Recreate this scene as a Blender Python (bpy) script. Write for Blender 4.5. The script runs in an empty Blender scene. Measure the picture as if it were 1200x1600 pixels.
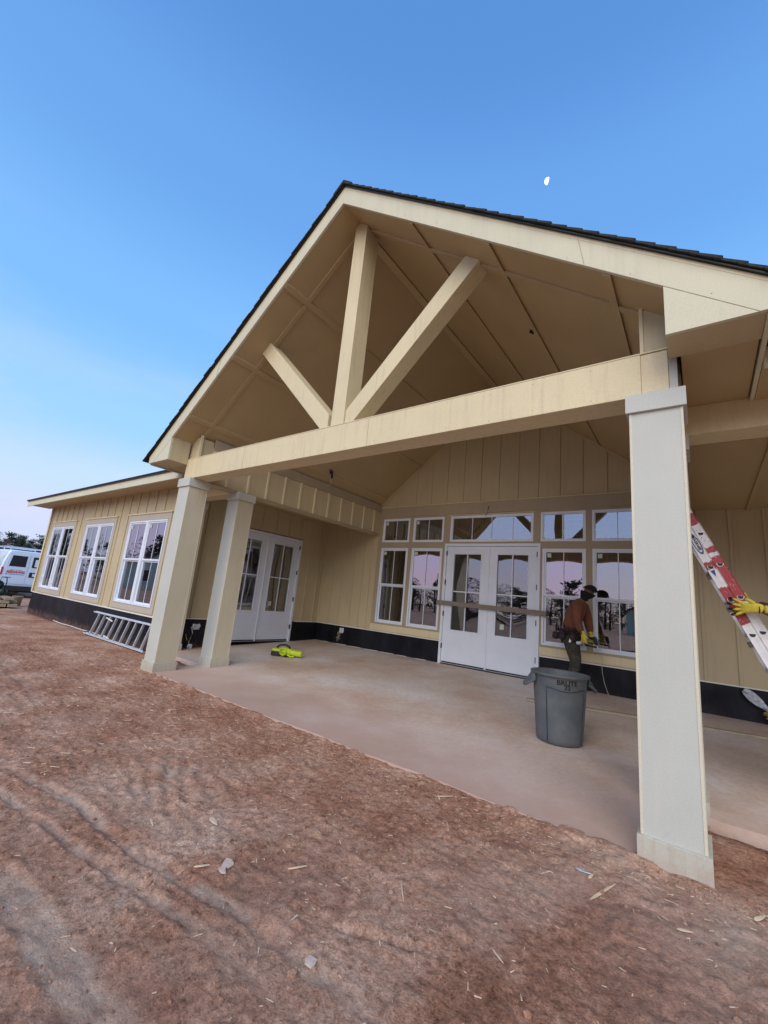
import bpy, bmesh, math, random
import numpy as np
from mathutils import Vector, Matrix, noise
R = math.radians
random.seed(7)
rng = np.random.default_rng(7)
scene = bpy.context.scene
C = scene.collection
PI = math.pi

# ------------------------------------------------------------------ camera, sky, sun, exposure
CAM = Vector((0.3342, -3.1548, 1.1377))
yaw, pit, rol = -0.65366, 0.20790, 0.09733
fw = Vector((math.sin(yaw) * math.cos(pit), math.cos(yaw) * math.cos(pit), math.sin(pit)))
r0 = Vector((math.cos(yaw), -math.sin(yaw), 0)); u0 = r0.cross(fw)
rt = math.cos(rol) * r0 + math.sin(rol) * u0; up = -math.sin(rol) * r0 + math.cos(rol) * u0
cd = bpy.data.cameras.new('camera'); cam = bpy.data.objects.new('camera', cd); C.objects.link(cam)
m = Matrix((rt, up, -fw)).transposed().to_4x4(); m.translation = CAM
cam.matrix_world = m
cd.sensor_fit = 'VERTICAL'; cd.sensor_height = 32.0; cd.lens = 654.43 / 1600 * 32.0
cd.clip_start = 0.05; cd.clip_end = 5000
scene.camera = cam

SUN_EL, SUN_AZ = R(5.0), R(160.0)      # azimuth clockwise from +Y (behind the camera)
world = bpy.data.worlds.new('World'); scene.world = world; world.use_nodes = True
wn, wl = world.node_tree.nodes, world.node_tree.links
bg = wn['Background']
sky = wn.new('ShaderNodeTexSky'); sky.sky_type = 'NISHITA'; sky.sun_disc = False
sky.sun_elevation = SUN_EL; sky.sun_rotation = SUN_AZ
sky.air_density = 1.0; sky.dust_density = 0.3; sky.ozone_density = 3.0; sky.altitude = 0
# clear twilight sky: deep blue overhead, paler then lavender towards the horizon; the low glow lies behind the camera
tcw = wn.new('ShaderNodeTexCoord'); sepw = wn.new('ShaderNodeSeparateXYZ'); wl.new(tcw.outputs['Generated'], sepw.inputs[0])
def wramp(stops):
    r = wn.new('ShaderNodeValToRGB'); e = r.color_ramp.elements; r.color_ramp.interpolation = 'EASE'
    e[0].position, e[0].color = stops[0][0], (*stops[0][1], 1); e[1].position, e[1].color = stops[-1][0], (*stops[-1][1], 1)
    for q in stops[1:-1]: k = e.new(q[0]); k.color = (*q[1], 1)
    wl.new(sepw.outputs[2], r.inputs[0]); return r.outputs[0]
away = wramp([(0, (.27,.33,.56)), (.05, (.33,.39,.60)), (.10, (.40,.42,.61)), (.17, (.36,.46,.66)), (.30, (.225,.41,.68)), (.50, (.138,.325,.625)), (.72, (.095,.24,.53)), (.88, (.065,.18,.44)), (1, (.035,.12,.38))])
glow = wramp([(0, (.52,.43,.50)), (.06, (.60,.49,.63)), (.13, (.54,.53,.74)), (.22, (.42,.52,.82)), (.38, (.30,.48,.86)), (.60, (.17,.34,.70)), (.80, (.07,.19,.50)), (1, (.035,.12,.38))])
dotn = wn.new('ShaderNodeVectorMath'); dotn.operation = 'DOT_PRODUCT'; dotn.inputs[1].default_value = (math.sin(SUN_AZ), math.cos(SUN_AZ), 0)
wl.new(tcw.outputs['Generated'], dotn.inputs[0])
mrw = wn.new('ShaderNodeMapRange'); mrw.interpolation_type = 'SMOOTHSTEP'; mrw.inputs[1].default_value = -.45; mrw.inputs[2].default_value = .8
wl.new(dotn.outputs['Value'], mrw.inputs[0])
mxw = wn.new('ShaderNodeMixRGB'); wl.new(mrw.outputs[0], mxw.inputs[0]); wl.new(away, mxw.inputs[1]); wl.new(glow, mxw.inputs[2])
wmap = wn.new('ShaderNodeMapping'); wmap.inputs['Scale'].default_value = (1.6, 1.6, 7.0); wmap.inputs['Rotation'].default_value = (0, .25, .4); wl.new(tcw.outputs['Generated'], wmap.inputs[0])
wno = wn.new('ShaderNodeTexNoise'); wno.inputs['Scale'].default_value = 1.1; wno.inputs['Detail'].default_value = 6; wno.inputs['Roughness'].default_value = .55; wl.new(wmap.outputs[0], wno.inputs[0])
wr1 = wn.new('ShaderNodeMapRange'); wr1.inputs[1].default_value = .46; wr1.inputs[2].default_value = .75; wr1.inputs[4].default_value = .55; wl.new(wno.outputs[0], wr1.inputs[0])
wr2 = wn.new('ShaderNodeMapRange'); wr2.inputs[1].default_value = .62; wr2.inputs[2].default_value = .08; wl.new(sepw.outputs[2], wr2.inputs[0])
wmu = wn.new('ShaderNodeMath'); wmu.operation = 'MULTIPLY'; wl.new(wr1.outputs[0], wmu.inputs[0]); wl.new(wr2.outputs[0], wmu.inputs[1])
wcl = wn.new('ShaderNodeMixRGB'); wcl.inputs[2].default_value = (.50,.50,.66,1); wl.new(wmu.outputs[0], wcl.inputs[0]); wl.new(mxw.outputs[0], wcl.inputs[1]); mxw = wcl
adw = wn.new('ShaderNodeMixRGB'); adw.blend_type = 'ADD'; adw.inputs[0].default_value = .03
wl.new(mxw.outputs[0], adw.inputs[1]); wl.new(sky.outputs[0], adw.inputs[2])
wl.new(adw.outputs[0], bg.inputs[0]); bg.inputs[1].default_value = 1.0
sd = bpy.data.lights.new('sun', 'SUN'); sd.energy = 1.8; sd.angle = R(60); sd.color = (1.0, 0.87, 0.73)
so = bpy.data.objects.new('sun', sd); C.objects.link(so)
se = R(36)
d = Vector((math.sin(SUN_AZ) * math.cos(se), math.cos(SUN_AZ) * math.cos(se), math.sin(se)))
so.rotation_euler = d.to_track_quat('Z', 'Y').to_euler()
scene.view_settings.view_transform = 'Standard'; scene.view_settings.look = 'None'
scene.view_settings.exposure = 0.62; scene.view_settings.gamma = 1.0
scene.view_settings.use_curve_mapping = False
#--TUNE

# ------------------------------------------------------------------ helpers
class MB:
    def __init__(s): s.v = []; s.f = []
    def add(s, V, F):
        b = len(s.v); s.v += [tuple(p) for p in V]; s.f += [tuple(i + b for i in f) for f in F]; return s
    def box(s, x0, x1, y0, y1, z0, z1):
        if x0 > x1: x0, x1 = x1, x0
        if y0 > y1: y0, y1 = y1, y0
        if z0 > z1: z0, z1 = z1, z0
        return s.add([(x0,y0,z0),(x1,y0,z0),(x1,y1,z0),(x0,y1,z0),(x0,y0,z1),(x1,y0,z1),(x1,y1,z1),(x0,y1,z1)],
                     [(0,3,2,1),(4,5,6,7),(0,1,5,4),(1,2,6,5),(2,3,7,6),(3,0,4,7)])
    def bar(s, a, b, w, h, upv=(0,0,1)):
        a = Vector(a); b = Vector(b); t = (b - a).normalized(); u = Vector(upv)
        sd_ = t.cross(u).normalized(); u = sd_.cross(t).normalized()
        V = []
        for p in (a, b):
            for i, j in ((-1,-1),(1,-1),(1,1),(-1,1)): V.append(p + sd_ * (i*w/2) + u * (j*h/2))
        return s.add(V, [(0,1,2,3),(7,6,5,4),(0,4,5,1),(1,5,6,2),(2,6,7,3),(3,7,4,0)])
    def prism(s, poly, y0, y1, ax='y'):
        # poly in (x,z) extruded along y ; ax='x': poly in (y,z) extruded along x ; ax='z': poly (x,y)
        def P(p, t):
            return (p[0], t, p[1]) if ax == 'y' else ((t, p[0], p[1]) if ax == 'x' else (p[0], p[1], t))
        n = len(poly); V = [P(p, y0) for p in poly] + [P(p, y1) for p in poly]
        F = [tuple(range(n)), tuple(range(2*n-1, n-1, -1))]
        for i in range(n):
            j = (i+1) % n; F.append((j, i, i+n, j+n))
        return s.add(V, F)
    def tube(s, pts, r, n=8, caps=True):
        pts = [Vector(p) for p in pts]; rs = r if isinstance(r, (list, tuple)) else [r]*len(pts)
        V = []; F = []
        for i, p in enumerate(pts):
            t = (pts[min(i+1, len(pts)-1)] - pts[max(i-1, 0)]).normalized()
            a = t.cross(Vector((0.13, 0.21, 1))).normalized() if abs(t.z) < .95 else t.cross(Vector((1,.1,0))).normalized()
            b = t.cross(a)
            for k in range(n):
                q = 2*PI*k/n; V.append(p + (a*math.cos(q) + b*math.sin(q)) * rs[i])
        for i in range(len(pts)-1):
            for k in range(n):
                F.append((i*n+k, i*n+(k+1)%n, (i+1)*n+(k+1)%n, (i+1)*n+k))
        if caps: F.append(tuple(range(n-1,-1,-1))); F.append(tuple((len(pts)-1)*n+k for k in range(n)))
        return s.add(V, F)
    def lathe(s, prof, n=32, c=(0,0,0)):
        V = []; F = []
        for r, z in prof:
            for k in range(n):
                q = 2*PI*k/n; V.append((c[0]+r*math.cos(q), c[1]+r*math.sin(q), c[2]+z))
        for i in range(len(prof)-1):
            for k in range(n):
                F.append((i*n+k, i*n+(k+1)%n, (i+1)*n+(k+1)%n, (i+1)*n+k))
        return s.add(V, F)
    def mesh(s, name):
        me = bpy.data.meshes.new(name); me.from_pydata(s.v, [], s.f); me.update(); 
        bm = bmesh.new(); bm.from_mesh(me); bmesh.ops.recalc_face_normals(bm, faces=bm.faces); bm.to_mesh(me); bm.free()
        return me
    def build(s, name, mat, parent=None, bevel=0, smooth=False, loc=None):
        return link(name, s.mesh(name), mat, parent, bevel, smooth, loc)

def link(name, me, mat, parent=None, bevel=0, smooth=False, loc=None):
    if mat is not None and not me.materials: me.materials.append(mat)
    o = bpy.data.objects.new(name, me); C.objects.link(o)
    if parent is not None: o.parent = parent
    if loc: o.location = loc
    if smooth:
        for p in me.polygons: p.use_smooth = True
    if bevel:
        b = o.modifiers.new('bevel', 'BEVEL'); b.width = bevel; b.segments = 2; b.limit_method = 'ANGLE'; b.angle_limit = R(40)
        b.harden_normals = False
    return o

def tag(o, label=None, cat=None, group=None, kind=None):
    if label: o['label'] = label
    if cat: o['category'] = cat
    if group: o['group'] = group
    if kind: o['kind'] = kind
    return o
def empty(name, loc=(0,0,0), rz=0, parent=None):
    o = bpy.data.objects.new(name, None); C.objects.link(o); o.location = loc; o.rotation_euler = (0,0,rz)
    o.empty_display_size = .2
    if parent is not None: o.parent = parent
    return o
def copy_tree(o, parent=None):
    c = o.copy(); C.objects.link(c); c.parent = parent
    for ch in list(o.children): copy_tree(ch, c)
    return c

# ------------------------------------------------------------------ materials
def mat(name, col, rough=.6, var=.12, scale=6, bump=0., bscale=60, metal=0, col2=None, spec=.4, stretch=(1,1,1), det=6, coat=0):
    m = bpy.data.materials.new(name); m.use_nodes = True; n, l = m.node_tree.nodes, m.node_tree.links
    p = n['Principled BSDF']; p.inputs['Roughness'].default_value = rough; p.inputs['Metallic'].default_value = metal
    p.inputs['Specular IOR Level'].default_value = spec
    if coat: p.inputs['Coat Weight'].default_value = coat
    tc = n.new('ShaderNodeTexCoord'); mp = n.new('ShaderNodeMapping'); mp.inputs['Scale'].default_value = stretch
    l.new(tc.outputs['Object'], mp.inputs[0])
    a = n.new('ShaderNodeTexNoise'); a.inputs['Scale'].default_value = scale; a.inputs['Detail'].default_value = det
    a.inputs['Roughness'].default_value = .6
    l.new(mp.outputs[0], a.inputs[0])
    cr = n.new('ShaderNodeValToRGB'); cr.color_ramp.elements[0].position = .3; cr.color_ramp.elements[1].position = .7
    c1 = tuple(max(0, c*(1-var)) for c in col); c2 = col2 if col2 else tuple(min(1, c*(1+var)) for c in col)
    cr.color_ramp.elements[0].color = (*c1, 1); cr.color_ramp.elements[1].color = (*c2, 1)
    l.new(a.outputs[0], cr.inputs[0]); l.new(cr.outputs[0], p.inputs['Base Color'])
    # roughness variation
    mr = n.new('ShaderNodeMapRange'); mr.inputs[3].default_value = max(0, rough-.08); mr.inputs[4].default_value = min(1, rough+.08)
    l.new(a.outputs[0], mr.inputs[0]); l.new(mr.outputs[0], p.inputs['Roughness'])
    if bump:
        b = n.new('ShaderNodeTexNoise'); b.inputs['Scale'].default_value = bscale; b.inputs['Detail'].default_value = 4
        l.new(mp.outputs[0], b.inputs[0])
        bn = n.new('ShaderNodeBump'); bn.inputs['Strength'].default_value = 1; bn.inputs['Distance'].default_value = bump
        l.new(b.outputs[0], bn.inputs['Height']); l.new(bn.outputs[0], p.inputs['Normal'])
    return m

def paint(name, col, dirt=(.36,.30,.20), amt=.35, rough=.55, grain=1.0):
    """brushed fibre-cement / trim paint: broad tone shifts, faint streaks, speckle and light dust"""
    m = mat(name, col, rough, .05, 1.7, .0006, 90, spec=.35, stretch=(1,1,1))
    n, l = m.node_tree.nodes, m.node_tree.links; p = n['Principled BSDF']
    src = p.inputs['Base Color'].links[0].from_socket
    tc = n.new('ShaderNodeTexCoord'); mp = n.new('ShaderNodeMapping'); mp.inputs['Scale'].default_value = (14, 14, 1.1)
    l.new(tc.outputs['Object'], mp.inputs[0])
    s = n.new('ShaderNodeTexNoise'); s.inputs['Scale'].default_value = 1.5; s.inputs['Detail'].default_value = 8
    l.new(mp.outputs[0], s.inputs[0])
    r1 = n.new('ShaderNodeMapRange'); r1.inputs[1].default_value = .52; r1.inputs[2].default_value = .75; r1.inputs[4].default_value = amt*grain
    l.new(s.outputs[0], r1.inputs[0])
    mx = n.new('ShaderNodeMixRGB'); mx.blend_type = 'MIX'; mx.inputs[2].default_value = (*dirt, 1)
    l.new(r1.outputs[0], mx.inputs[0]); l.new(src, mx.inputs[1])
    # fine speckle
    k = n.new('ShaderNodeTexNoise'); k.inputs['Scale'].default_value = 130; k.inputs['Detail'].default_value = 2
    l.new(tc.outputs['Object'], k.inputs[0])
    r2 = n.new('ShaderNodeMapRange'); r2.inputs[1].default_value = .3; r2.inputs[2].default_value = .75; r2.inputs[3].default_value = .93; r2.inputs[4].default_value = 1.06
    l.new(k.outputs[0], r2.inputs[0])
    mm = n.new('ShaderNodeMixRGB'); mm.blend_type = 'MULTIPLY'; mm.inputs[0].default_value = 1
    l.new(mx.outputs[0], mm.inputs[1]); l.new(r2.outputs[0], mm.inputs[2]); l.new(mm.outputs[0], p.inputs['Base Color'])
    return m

SIDING = paint('siding_paint', (.50,.425,.26), dirt=(.42,.32,.17))
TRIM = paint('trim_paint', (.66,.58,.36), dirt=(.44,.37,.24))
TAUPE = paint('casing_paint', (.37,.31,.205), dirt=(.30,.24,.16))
CEIL = paint('shaded_ceiling_paint', (.46,.35,.185), dirt=(.40,.30,.16), amt=.25)  # same paint as the trim, porch shade put in as a darker colour
EDGEP = paint('edge_bead_paint', (.62,.59,.45), dirt=(.5,.46,.34))
PRIMER = paint('primed_board', (.50,.52,.455), dirt=(.56,.54,.44), amt=.5)
FASCIA = paint('fascia_paint', (.60,.58,.41), dirt=(.44,.41,.29), amt=.25)
VINYL = mat('white_vinyl', (.70,.765,.84), .35, .03, 5, spec=.5)
DOORW = mat('door_white', (.68,.745,.82), .4, .04, 4, .0002, 200, spec=.5)
MEMB = mat('black_membrane', (.005,.0055,.008), .45, .5, 3, .008, 9, spec=.2, stretch=(1,1,.4), col2=(.014,.016,.024))
CASE = paint('wing_casing_paint', (.47,.43,.34), dirt=(.40,.35,.26))
WHITESTRIP = mat('flashing_white', (.72,.71,.66), .5, .06, 8)
SHING = mat('asphalt_shingle', (.022,.027,.026), .95, .6, 40, .004, 150, col2=(.05,.055,.05))
HARD = mat('dark_metal', (.03,.03,.03), .4, .2, 20, metal=.6)
CONC_EDGE = mat('cured_concrete', (.36,.32,.28), .9, .2, 8, .003, 60)
INNER = mat('interior_studs', (.16,.095,.05), .9, .4, 3, col2=(.26,.17,.10))
INFLOOR = mat('interior_floor', (.16,.14,.12), .7, .3, 2)
STICK = mat('pale_sticker', (.50,.60,.46), .6, .05, 10)
ALU = mat('mill_aluminium', (.64,.65,.66), .42, .15, 12, .0006, 80, metal=.55)
DCAN = mat('grey_polyethylene_crease_shade', (.035,.045,.055), .5, .2, 8)  # can grey darkened to paint in the shadow along the panel crease
WHITEP = mat('van_paint', (.62,.74,.86), .25, .03, 2, spec=.5, coat=.6)
BLACKP = mat('black_plastic', (.018,.018,.02), .55, .3, 20)
TYRE = mat('tyre_rubber', (.02,.02,.02), .85, .3, 20)
VGLASS = mat('tinted_glass', (.012,.017,.026), .08, .2, 3, spec=.8)
REDV = mat('red_vinyl_letter', (.45,.03,.05), .5, .1, 8)
BLUEV = mat('blue_vinyl_letter', (.03,.06,.25), .5, .1, 8)
LIME = mat('lime_plastic', (.46,.62,.02), .45, .12, 14)
BLACKT = mat('black_print', (.015,.015,.015), .6, .1, 8)
GREYCAN = mat('grey_polyethylene', (.085,.105,.115), .5, .14, 5, .0012, 30, col2=(.13,.145,.145))
LUMBER = mat('raw_lumber', (.38,.31,.22), .75, .2, 3, .001, 50, stretch=(1,14,14))
BARW = mat('weathered_board', (.22,.18,.145), .75, .2, 3, .001, 50, stretch=(1,14,14))
SPLINT = mat('wood_splinter', (.66,.52,.36), .8, .25, 9)
POLY = mat('clear_poly_bag', (.50,.54,.58), .25, .25, 30, .01, 40, spec=.6)
WIRE = mat('cable_jacket', (.42,.42,.39), .5, .1, 8)
WIREY = mat('yellow_cable_jacket', (.55,.42,.12), .5, .1, 8)
DARKH = mat('junction_hole', (.03,.02,.015), .9, .3, 12)

def splash(m, z0=-.15, z1=.35, amt=.75):
    """red clay splashed and rubbed onto the feet of things"""
    n, l = m.node_tree.nodes, m.node_tree.links; p = n['Principled BSDF']; src = p.inputs['Base Color'].links[0].from_socket
    tc = n.new('ShaderNodeTexCoord'); sp = n.new('ShaderNodeSeparateXYZ'); l.new(tc.outputs['Object'], sp.inputs[0])
    a = n.new('ShaderNodeMapRange'); a.inputs[1].default_value = z0; a.inputs[2].default_value = z1; a.inputs[3].default_value = .62; a.inputs[4].default_value = .0; l.new(sp.outputs[2], a.inputs[0])
    no = n.new('ShaderNodeTexNoise'); no.inputs['Scale'].default_value = 13; no.inputs['Detail'].default_value = 10; no.inputs['Roughness'].default_value = .75; l.new(tc.outputs['Object'], no.inputs[0])
    ad = n.new('ShaderNodeMath'); l.new(no.outputs[0], ad.inputs[0]); l.new(a.outputs[0], ad.inputs[1])
    r = n.new('ShaderNodeMapRange'); r.inputs[1].default_value = .86; r.inputs[2].default_value = 1.12; r.inputs[4].default_value = amt; l.new(ad.outputs[0], r.inputs[0])
    mx = n.new('ShaderNodeMixRGB'); mx.inputs[2].default_value = (.34,.20,.135,1); l.new(r.outputs[0], mx.inputs[0]); l.new(src, mx.inputs[1]); l.new(mx.outputs[0], p.inputs['Base Color'])
def glassmat(name, refl, tint):
    m = bpy.data.materials.new(name); m.use_nodes = True; n, l = m.node_tree.nodes, m.node_tree.links
    n.remove(n['Principled BSDF']); out = n['Material Output']
    g = n.new('ShaderNodeBsdfGlossy'); g.inputs['Roughness'].default_value = 0.004; g.inputs['Color'].default_value = (*tint, 1)
    t = n.new('ShaderNodeBsdfTransparent'); t.inputs[0].default_value = (.72,.78,.74,1)
    f = n.new('ShaderNodeLayerWeight'); f.inputs[0].default_value = .45
    mr = n.new('ShaderNodeMapRange'); mr.inputs[3].default_value = refl; mr.inputs[4].default_value = .95
    l.new(f.outputs['Fresnel'], mr.inputs[0])
    mx = n.new('ShaderNodeMixShader'); l.new(mr.outputs[0], mx.inputs[0]); l.new(t.outputs[0], mx.inputs[1]); l.new(g.outputs[0], mx.inputs[2])
    tc = n.new('ShaderNodeTexCoord'); no = n.new('ShaderNodeTexNoise'); no.inputs['Scale'].default_value = 3.0; no.inputs['Detail'].default_value = 1
    l.new(tc.outputs['Object'], no.inputs[0])
    b = n.new('ShaderNodeBump'); b.inputs['Strength'].default_value = 1; b.inputs['Distance'].default_value = .00012
    l.new(no.outputs[0], b.inputs['Height']); l.new(b.outputs[0], g.inputs['Normal'])
    l.new(mx.outputs[0], out.inputs[0])
    return m
GLASS = glassmat('window_glass', .24, (.92,.95,1.0))
GLASSL = glassmat('low_e_glass', .27, (.98,.88,1.0))
GLASSD = glassmat('door_glass', .17, (.85,.92,1.0))
def emis(name, col, s):
    m = bpy.data.materials.new(name); m.use_nodes = True; n, l = m.node_tree.nodes, m.node_tree.links
    p = n['Principled BSDF']; p.inputs['Base Color'].default_value = (*col, 1)
    no = n.new('ShaderNodeTexNoise'); no.inputs['Scale'].default_value = .25
    tc = n.new('ShaderNodeTexCoord'); l.new(tc.outputs['Object'], no.inputs[0])
    mr = n.new('ShaderNodeMapRange'); mr.inputs[1].default_value = .3; mr.inputs[2].default_value = .7; mr.inputs[3].default_value = s*.75; mr.inputs[4].default_value = s
    l.new(no.outputs[0], mr.inputs[0]); l.new(mr.outputs[0], p.inputs['Emission Strength'])
    p.inputs['Emission Color'].default_value = (*col, 1)
    return m

# ------------------------------------------------------------------ ground
D = 4.923; CX = -2.943; SL = .797; GZ = -.165
def slabz(y): return -.145 + .145 * (max(0, min(y, D)) / D) ** 1.5

def ground():
    fx = np.concatenate([np.arange(-9.5, -3.6, .028), np.arange(-3.6, .9, .012), np.arange(.9, 2.6, .03)]); fy = np.concatenate([np.arange(-3.35, -2.6, .03), np.arange(-2.6, .12, .012), np.arange(.12, .3, .03)])
    def grow(a, lim):
        out = []; s = .06; p = a
        sg = 1 if lim > a else -1
        while (lim - p) * sg > 0:
            p += sg*s; out.append(p); s *= 1.13
        return np.array(out)
    X = np.concatenate([grow(fx[0], -2000)[::-1], fx, grow(fx[-1], 2000)])
    Y = np.concatenate([grow(fy[0], -2000)[::-1], fy, grow(fy[-1], 2000)])
    gx, gy = np.meshgrid(X, Y)
    x = gx.ravel(); y = gy.ravel()
    # smooth value noise made of random sines
    def sn(k, n, seed, ani=None):
        r = np.random.default_rng(seed); out = np.zeros_like(x)
        for i in range(n):
            th = r.uniform(0, 2*PI) if ani is None else ani + r.normal(0, .25)
            kk = k * r.uniform(.6, 1.6); out += np.sin(kk*(np.cos(th)*x + np.sin(th)*y) + r.uniform(0, 6.28))
        return out / math.sqrt(n)
    def vnoise(s, seed):
        # lattice value noise
        r = np.random.default_rng(seed); T = r.uniform(-1, 1, (256, 256))
        u = x*s + 1000.5; v = y*s + 1000.5
        i = np.floor(u).astype(int); j = np.floor(v).astype(int); a = u - i; b = v - j
        a = a*a*(3-2*a); b = b*b*(3-2*b)
        g = lambda p, q: T[p % 256, q % 256]
        return (g(i,j)*(1-a)+g(i+1,j)*a)*(1-b) + (g(i,j+1)*(1-a)+g(i+1,j+1)*a)*b
    near = np.exp(-(np.maximum(0, np.hypot(x+2, y+1)-12)/8)**2)
    wx = vnoise(2.2, 41)*.10; wy = vnoise(2.2, 42)*.10
    h = sn(.9, 8, 1)*.004 + vnoise(1.6, 2)*.007 + vnoise(4.3, 3)*.006 + vnoise(10, 4)*.0034 + vnoise(21, 5)*.0032 + vnoise(43, 11)*.0026*(1+vnoise(3,12)) + np.abs(vnoise(15, 8))*.006*(vnoise(2.0, 9) > -.1)
    rid = 1 - np.abs(vnoise(6.5, 6)); h += (rid**6)*.006*(vnoise(1.1, 66) > 0) - .002
    h += np.maximum(0, vnoise(14, 7) - .45) * .022
    h -= np.maximum(0, vnoise(5.2, 17) - .5) * .03
    sand = np.zeros_like(x)
    # wheel tracks: pale compacted strips running roughly along X
    def track(ax, ay, bx, by, w, depth, s_amt, seed, taper=1.2):
        nonlocal h, sand
        dx, dy = bx-ax, by-ay; L = math.hypot(dx, dy); dx /= L; dy /= L
        t = (x-ax)*dx + (y-ay)*dy; d_ = (-(x-ax)*dy + (y-ay)*dx) + vnoise(1.3, seed)*.05 + vnoise(9, seed+5)*.012 + vnoise(24, seed+6)*.006
        env = 1/(1+np.exp(-(t+.1)/.12)) * 1/(1+np.exp((t-L)/.2))
        core = np.exp(-(d_/w)**4)
        h -= core*env*depth
        h += (np.exp(-((np.abs(d_)-w*1.25)/(w*.28))**2))*env*depth*.4*(.4+1.3*np.abs(vnoise(15, seed+1)))
        sand = np.maximum(sand, core*env*s_amt*np.clip(.55+.9*vnoise(4, seed+2)+.4*vnoise(17, seed+3), 0, 1))
        # tread lugs
        h += core*env*np.sin(t*2*PI/.075 + d_*20)*.0022
    track(-3.4, -2.07, -.75, -1.77, .038, .010, 1.5, 50)
    track(-3.3, -2.22, -1.2, -1.98, .034, .009, 1.4, 60)
    track(-2.6, -2.44, -.7, -2.26, .07, .008, 1.4, 70)
    track(-2.9, -2.00, -1.2, -1.82, .018, .006, .9, 75)
    track(-9, -2.9, -3.5, -2.1, .10, .010, .5, 80)
    track(-8, -1.2, -4.0, -1.6, .09, .008, .4, 85)
    # cross-wise scraped ridges (from the bucket) at mid left
    m1 = np.exp(-(((x+2.55)/.55)**2 + ((y+1.45)/.35)**2)); h += m1*(np.sin((x*.35+y)*52 + vnoise(3, 90)*4)*.006); sand = np.maximum(sand, m1*.75*(.5+vnoise(7, 91)))
    # a deeper crack / clod line near the middle
    dd = np.abs((y+1.56) - .55*(x+.85)) + vnoise(9, 95)*.02; h -= np.exp(-(dd/.018)**2)*np.exp(-((x+.8)/.22)**2)*.025
    m2 = np.exp(-(((x-.38)/.16)**2 + ((y+.42)/.30)**2)); sand = np.maximum(sand, m2*1.0)
    m3 = np.exp(-(((x+.15)/.25)**2 + ((y+.16)/.10)**2)); h += m3*vnoise(24, 97)*.012; sand = np.maximum(sand, m3*.4)
    h += np.exp(-((y+.07+vnoise(3,98)*.04)/.055)**2)*(.006+.010*np.maximum(0, vnoise(5, 99)))*((x > -5.8) & (x < 3))
    z = GZ + h*near
    # gentle fall towards the far left, flat further away
    z += -.14*np.clip((-x-16)/8, 0, 1)
    # under the slab, walls and columns: keep below
    h += np.exp(-((y+.01)/.06)**2)*(x > -5.8)*(x < .9)*np.maximum(0, .010+.014*vnoise(2.6, 34)+.012*vnoise(13, 35))
    z = np.where((y > -.2) & (y < .16), GZ + h*near, z)
    under = ((y > .04+.05*vnoise(2.5, 33)+.03*vnoise(11, 36)) & (x > -6.05) & (x < 6)) & (y < 12)
    under &= ~((y < .93) & (x > .18) & (x < 6))
    z = np.where(under, np.minimum(z, -.30), z)
    z = np.where((y > .87) & (x > -15.2) & (x < 12) & (y < 14), -.35, z)
    patch = (x < -6.0) & (y > .1) & (y < .87); z = np.where(patch & (x > -7.3), z - .006, z)
    ny, nx = gx.shape
    me = bpy.data.meshes.new('ground')
    V = np.stack([x, y, z], 1)
    idx = np.arange(ny*nx).reshape(ny, nx)
    F = np.stack([idx[:-1,:-1], idx[:-1,1:], idx[1:,1:], idx[1:,:-1]], -1).reshape(-1, 4)
    me.vertices.add(len(V)); me.vertices.foreach_set('co', V.ravel().astype(np.float32))
    me.loops.add(F.size); me.loops.foreach_set('vertex_index', F.ravel().astype(np.int32))
    me.polygons.add(len(F)); me.polygons.foreach_set('loop_start', np.arange(0, F.size, 4, dtype=np.int32))
    me.polygons.foreach_set('loop_total', np.full(len(F), 4, dtype=np.int32))
    me.update(calc_edges=True)
    a = me.attributes.new('sand', 'FLOAT', 'POINT'); a.data.foreach_set('value', np.clip(sand, 0, 1).astype(np.float32))
    me.polygons.foreach_set('use_smooth', np.ones(len(F), dtype=bool))
    # lookup for placing things on the dirt
    def gh(px, py):
        i = int(np.clip(np.searchsorted(X, px), 1, nx-1)); j = int(np.clip(np.searchsorted(Y, py), 1, ny-1))
        return float(z.reshape(ny, nx)[j, i])
    m = bpy.data.materials.new('red_clay'); m.use_nodes = True; n, l = m.node_tree.nodes, m.node_tree.links
    p = n['Principled BSDF']; p.inputs['Roughness'].default_value = .92; p.inputs['Specular IOR Level'].default_value = .15
    tc = n.new('ShaderNodeTexCoord')
    def N(s, d_=6, r=.6): 
        q = n.new('ShaderNodeTexNoise'); q.inputs['Scale'].default_value = s; q.inputs['Detail'].default_value = d_; q.inputs['Roughness'].default_value = r
        l.new(tc.outputs['Object'], q.inputs[0]); return q.outputs[0]
    def ramp(src, stops):
        r = n.new('ShaderNodeValToRGB'); e = r.color_ramp.elements
        e[0].position, e[0].color = stops[0][0], (*stops[0][1], 1); e[1].position, e[1].color = stops[-1][0], (*stops[-1][1], 1)
        for s_ in stops[1:-1]: k = e.new(s_[0]); k.color = (*s_[1], 1)
        l.new(src, r.inputs[0]); return r.outputs[0]
    def mix(f, a_, b_, mode='MIX'):
        q = n.new('ShaderNodeMixRGB'); q.blend_type = mode
        if isinstance(f, float): q.inputs[0].default_value = f
        else: l.new(f, q.inputs[0])
        for k, s_ in ((1, a_), (2, b_)):
            if isinstance(s_, tuple): q.inputs[k].default_value = (*s_, 1)
            else: l.new(s_, q.inputs[k])
        return q.outputs[0]
    def mr(src, a0, a1, b0, b1):
        q = n.new('ShaderNodeMapRange')
        for k, v_ in zip((1,2,3,4), (a0,a1,b0,b1)): q.inputs[k].default_value = v_
        l.new(src, q.inputs[0]); return q.outputs[0]
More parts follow.
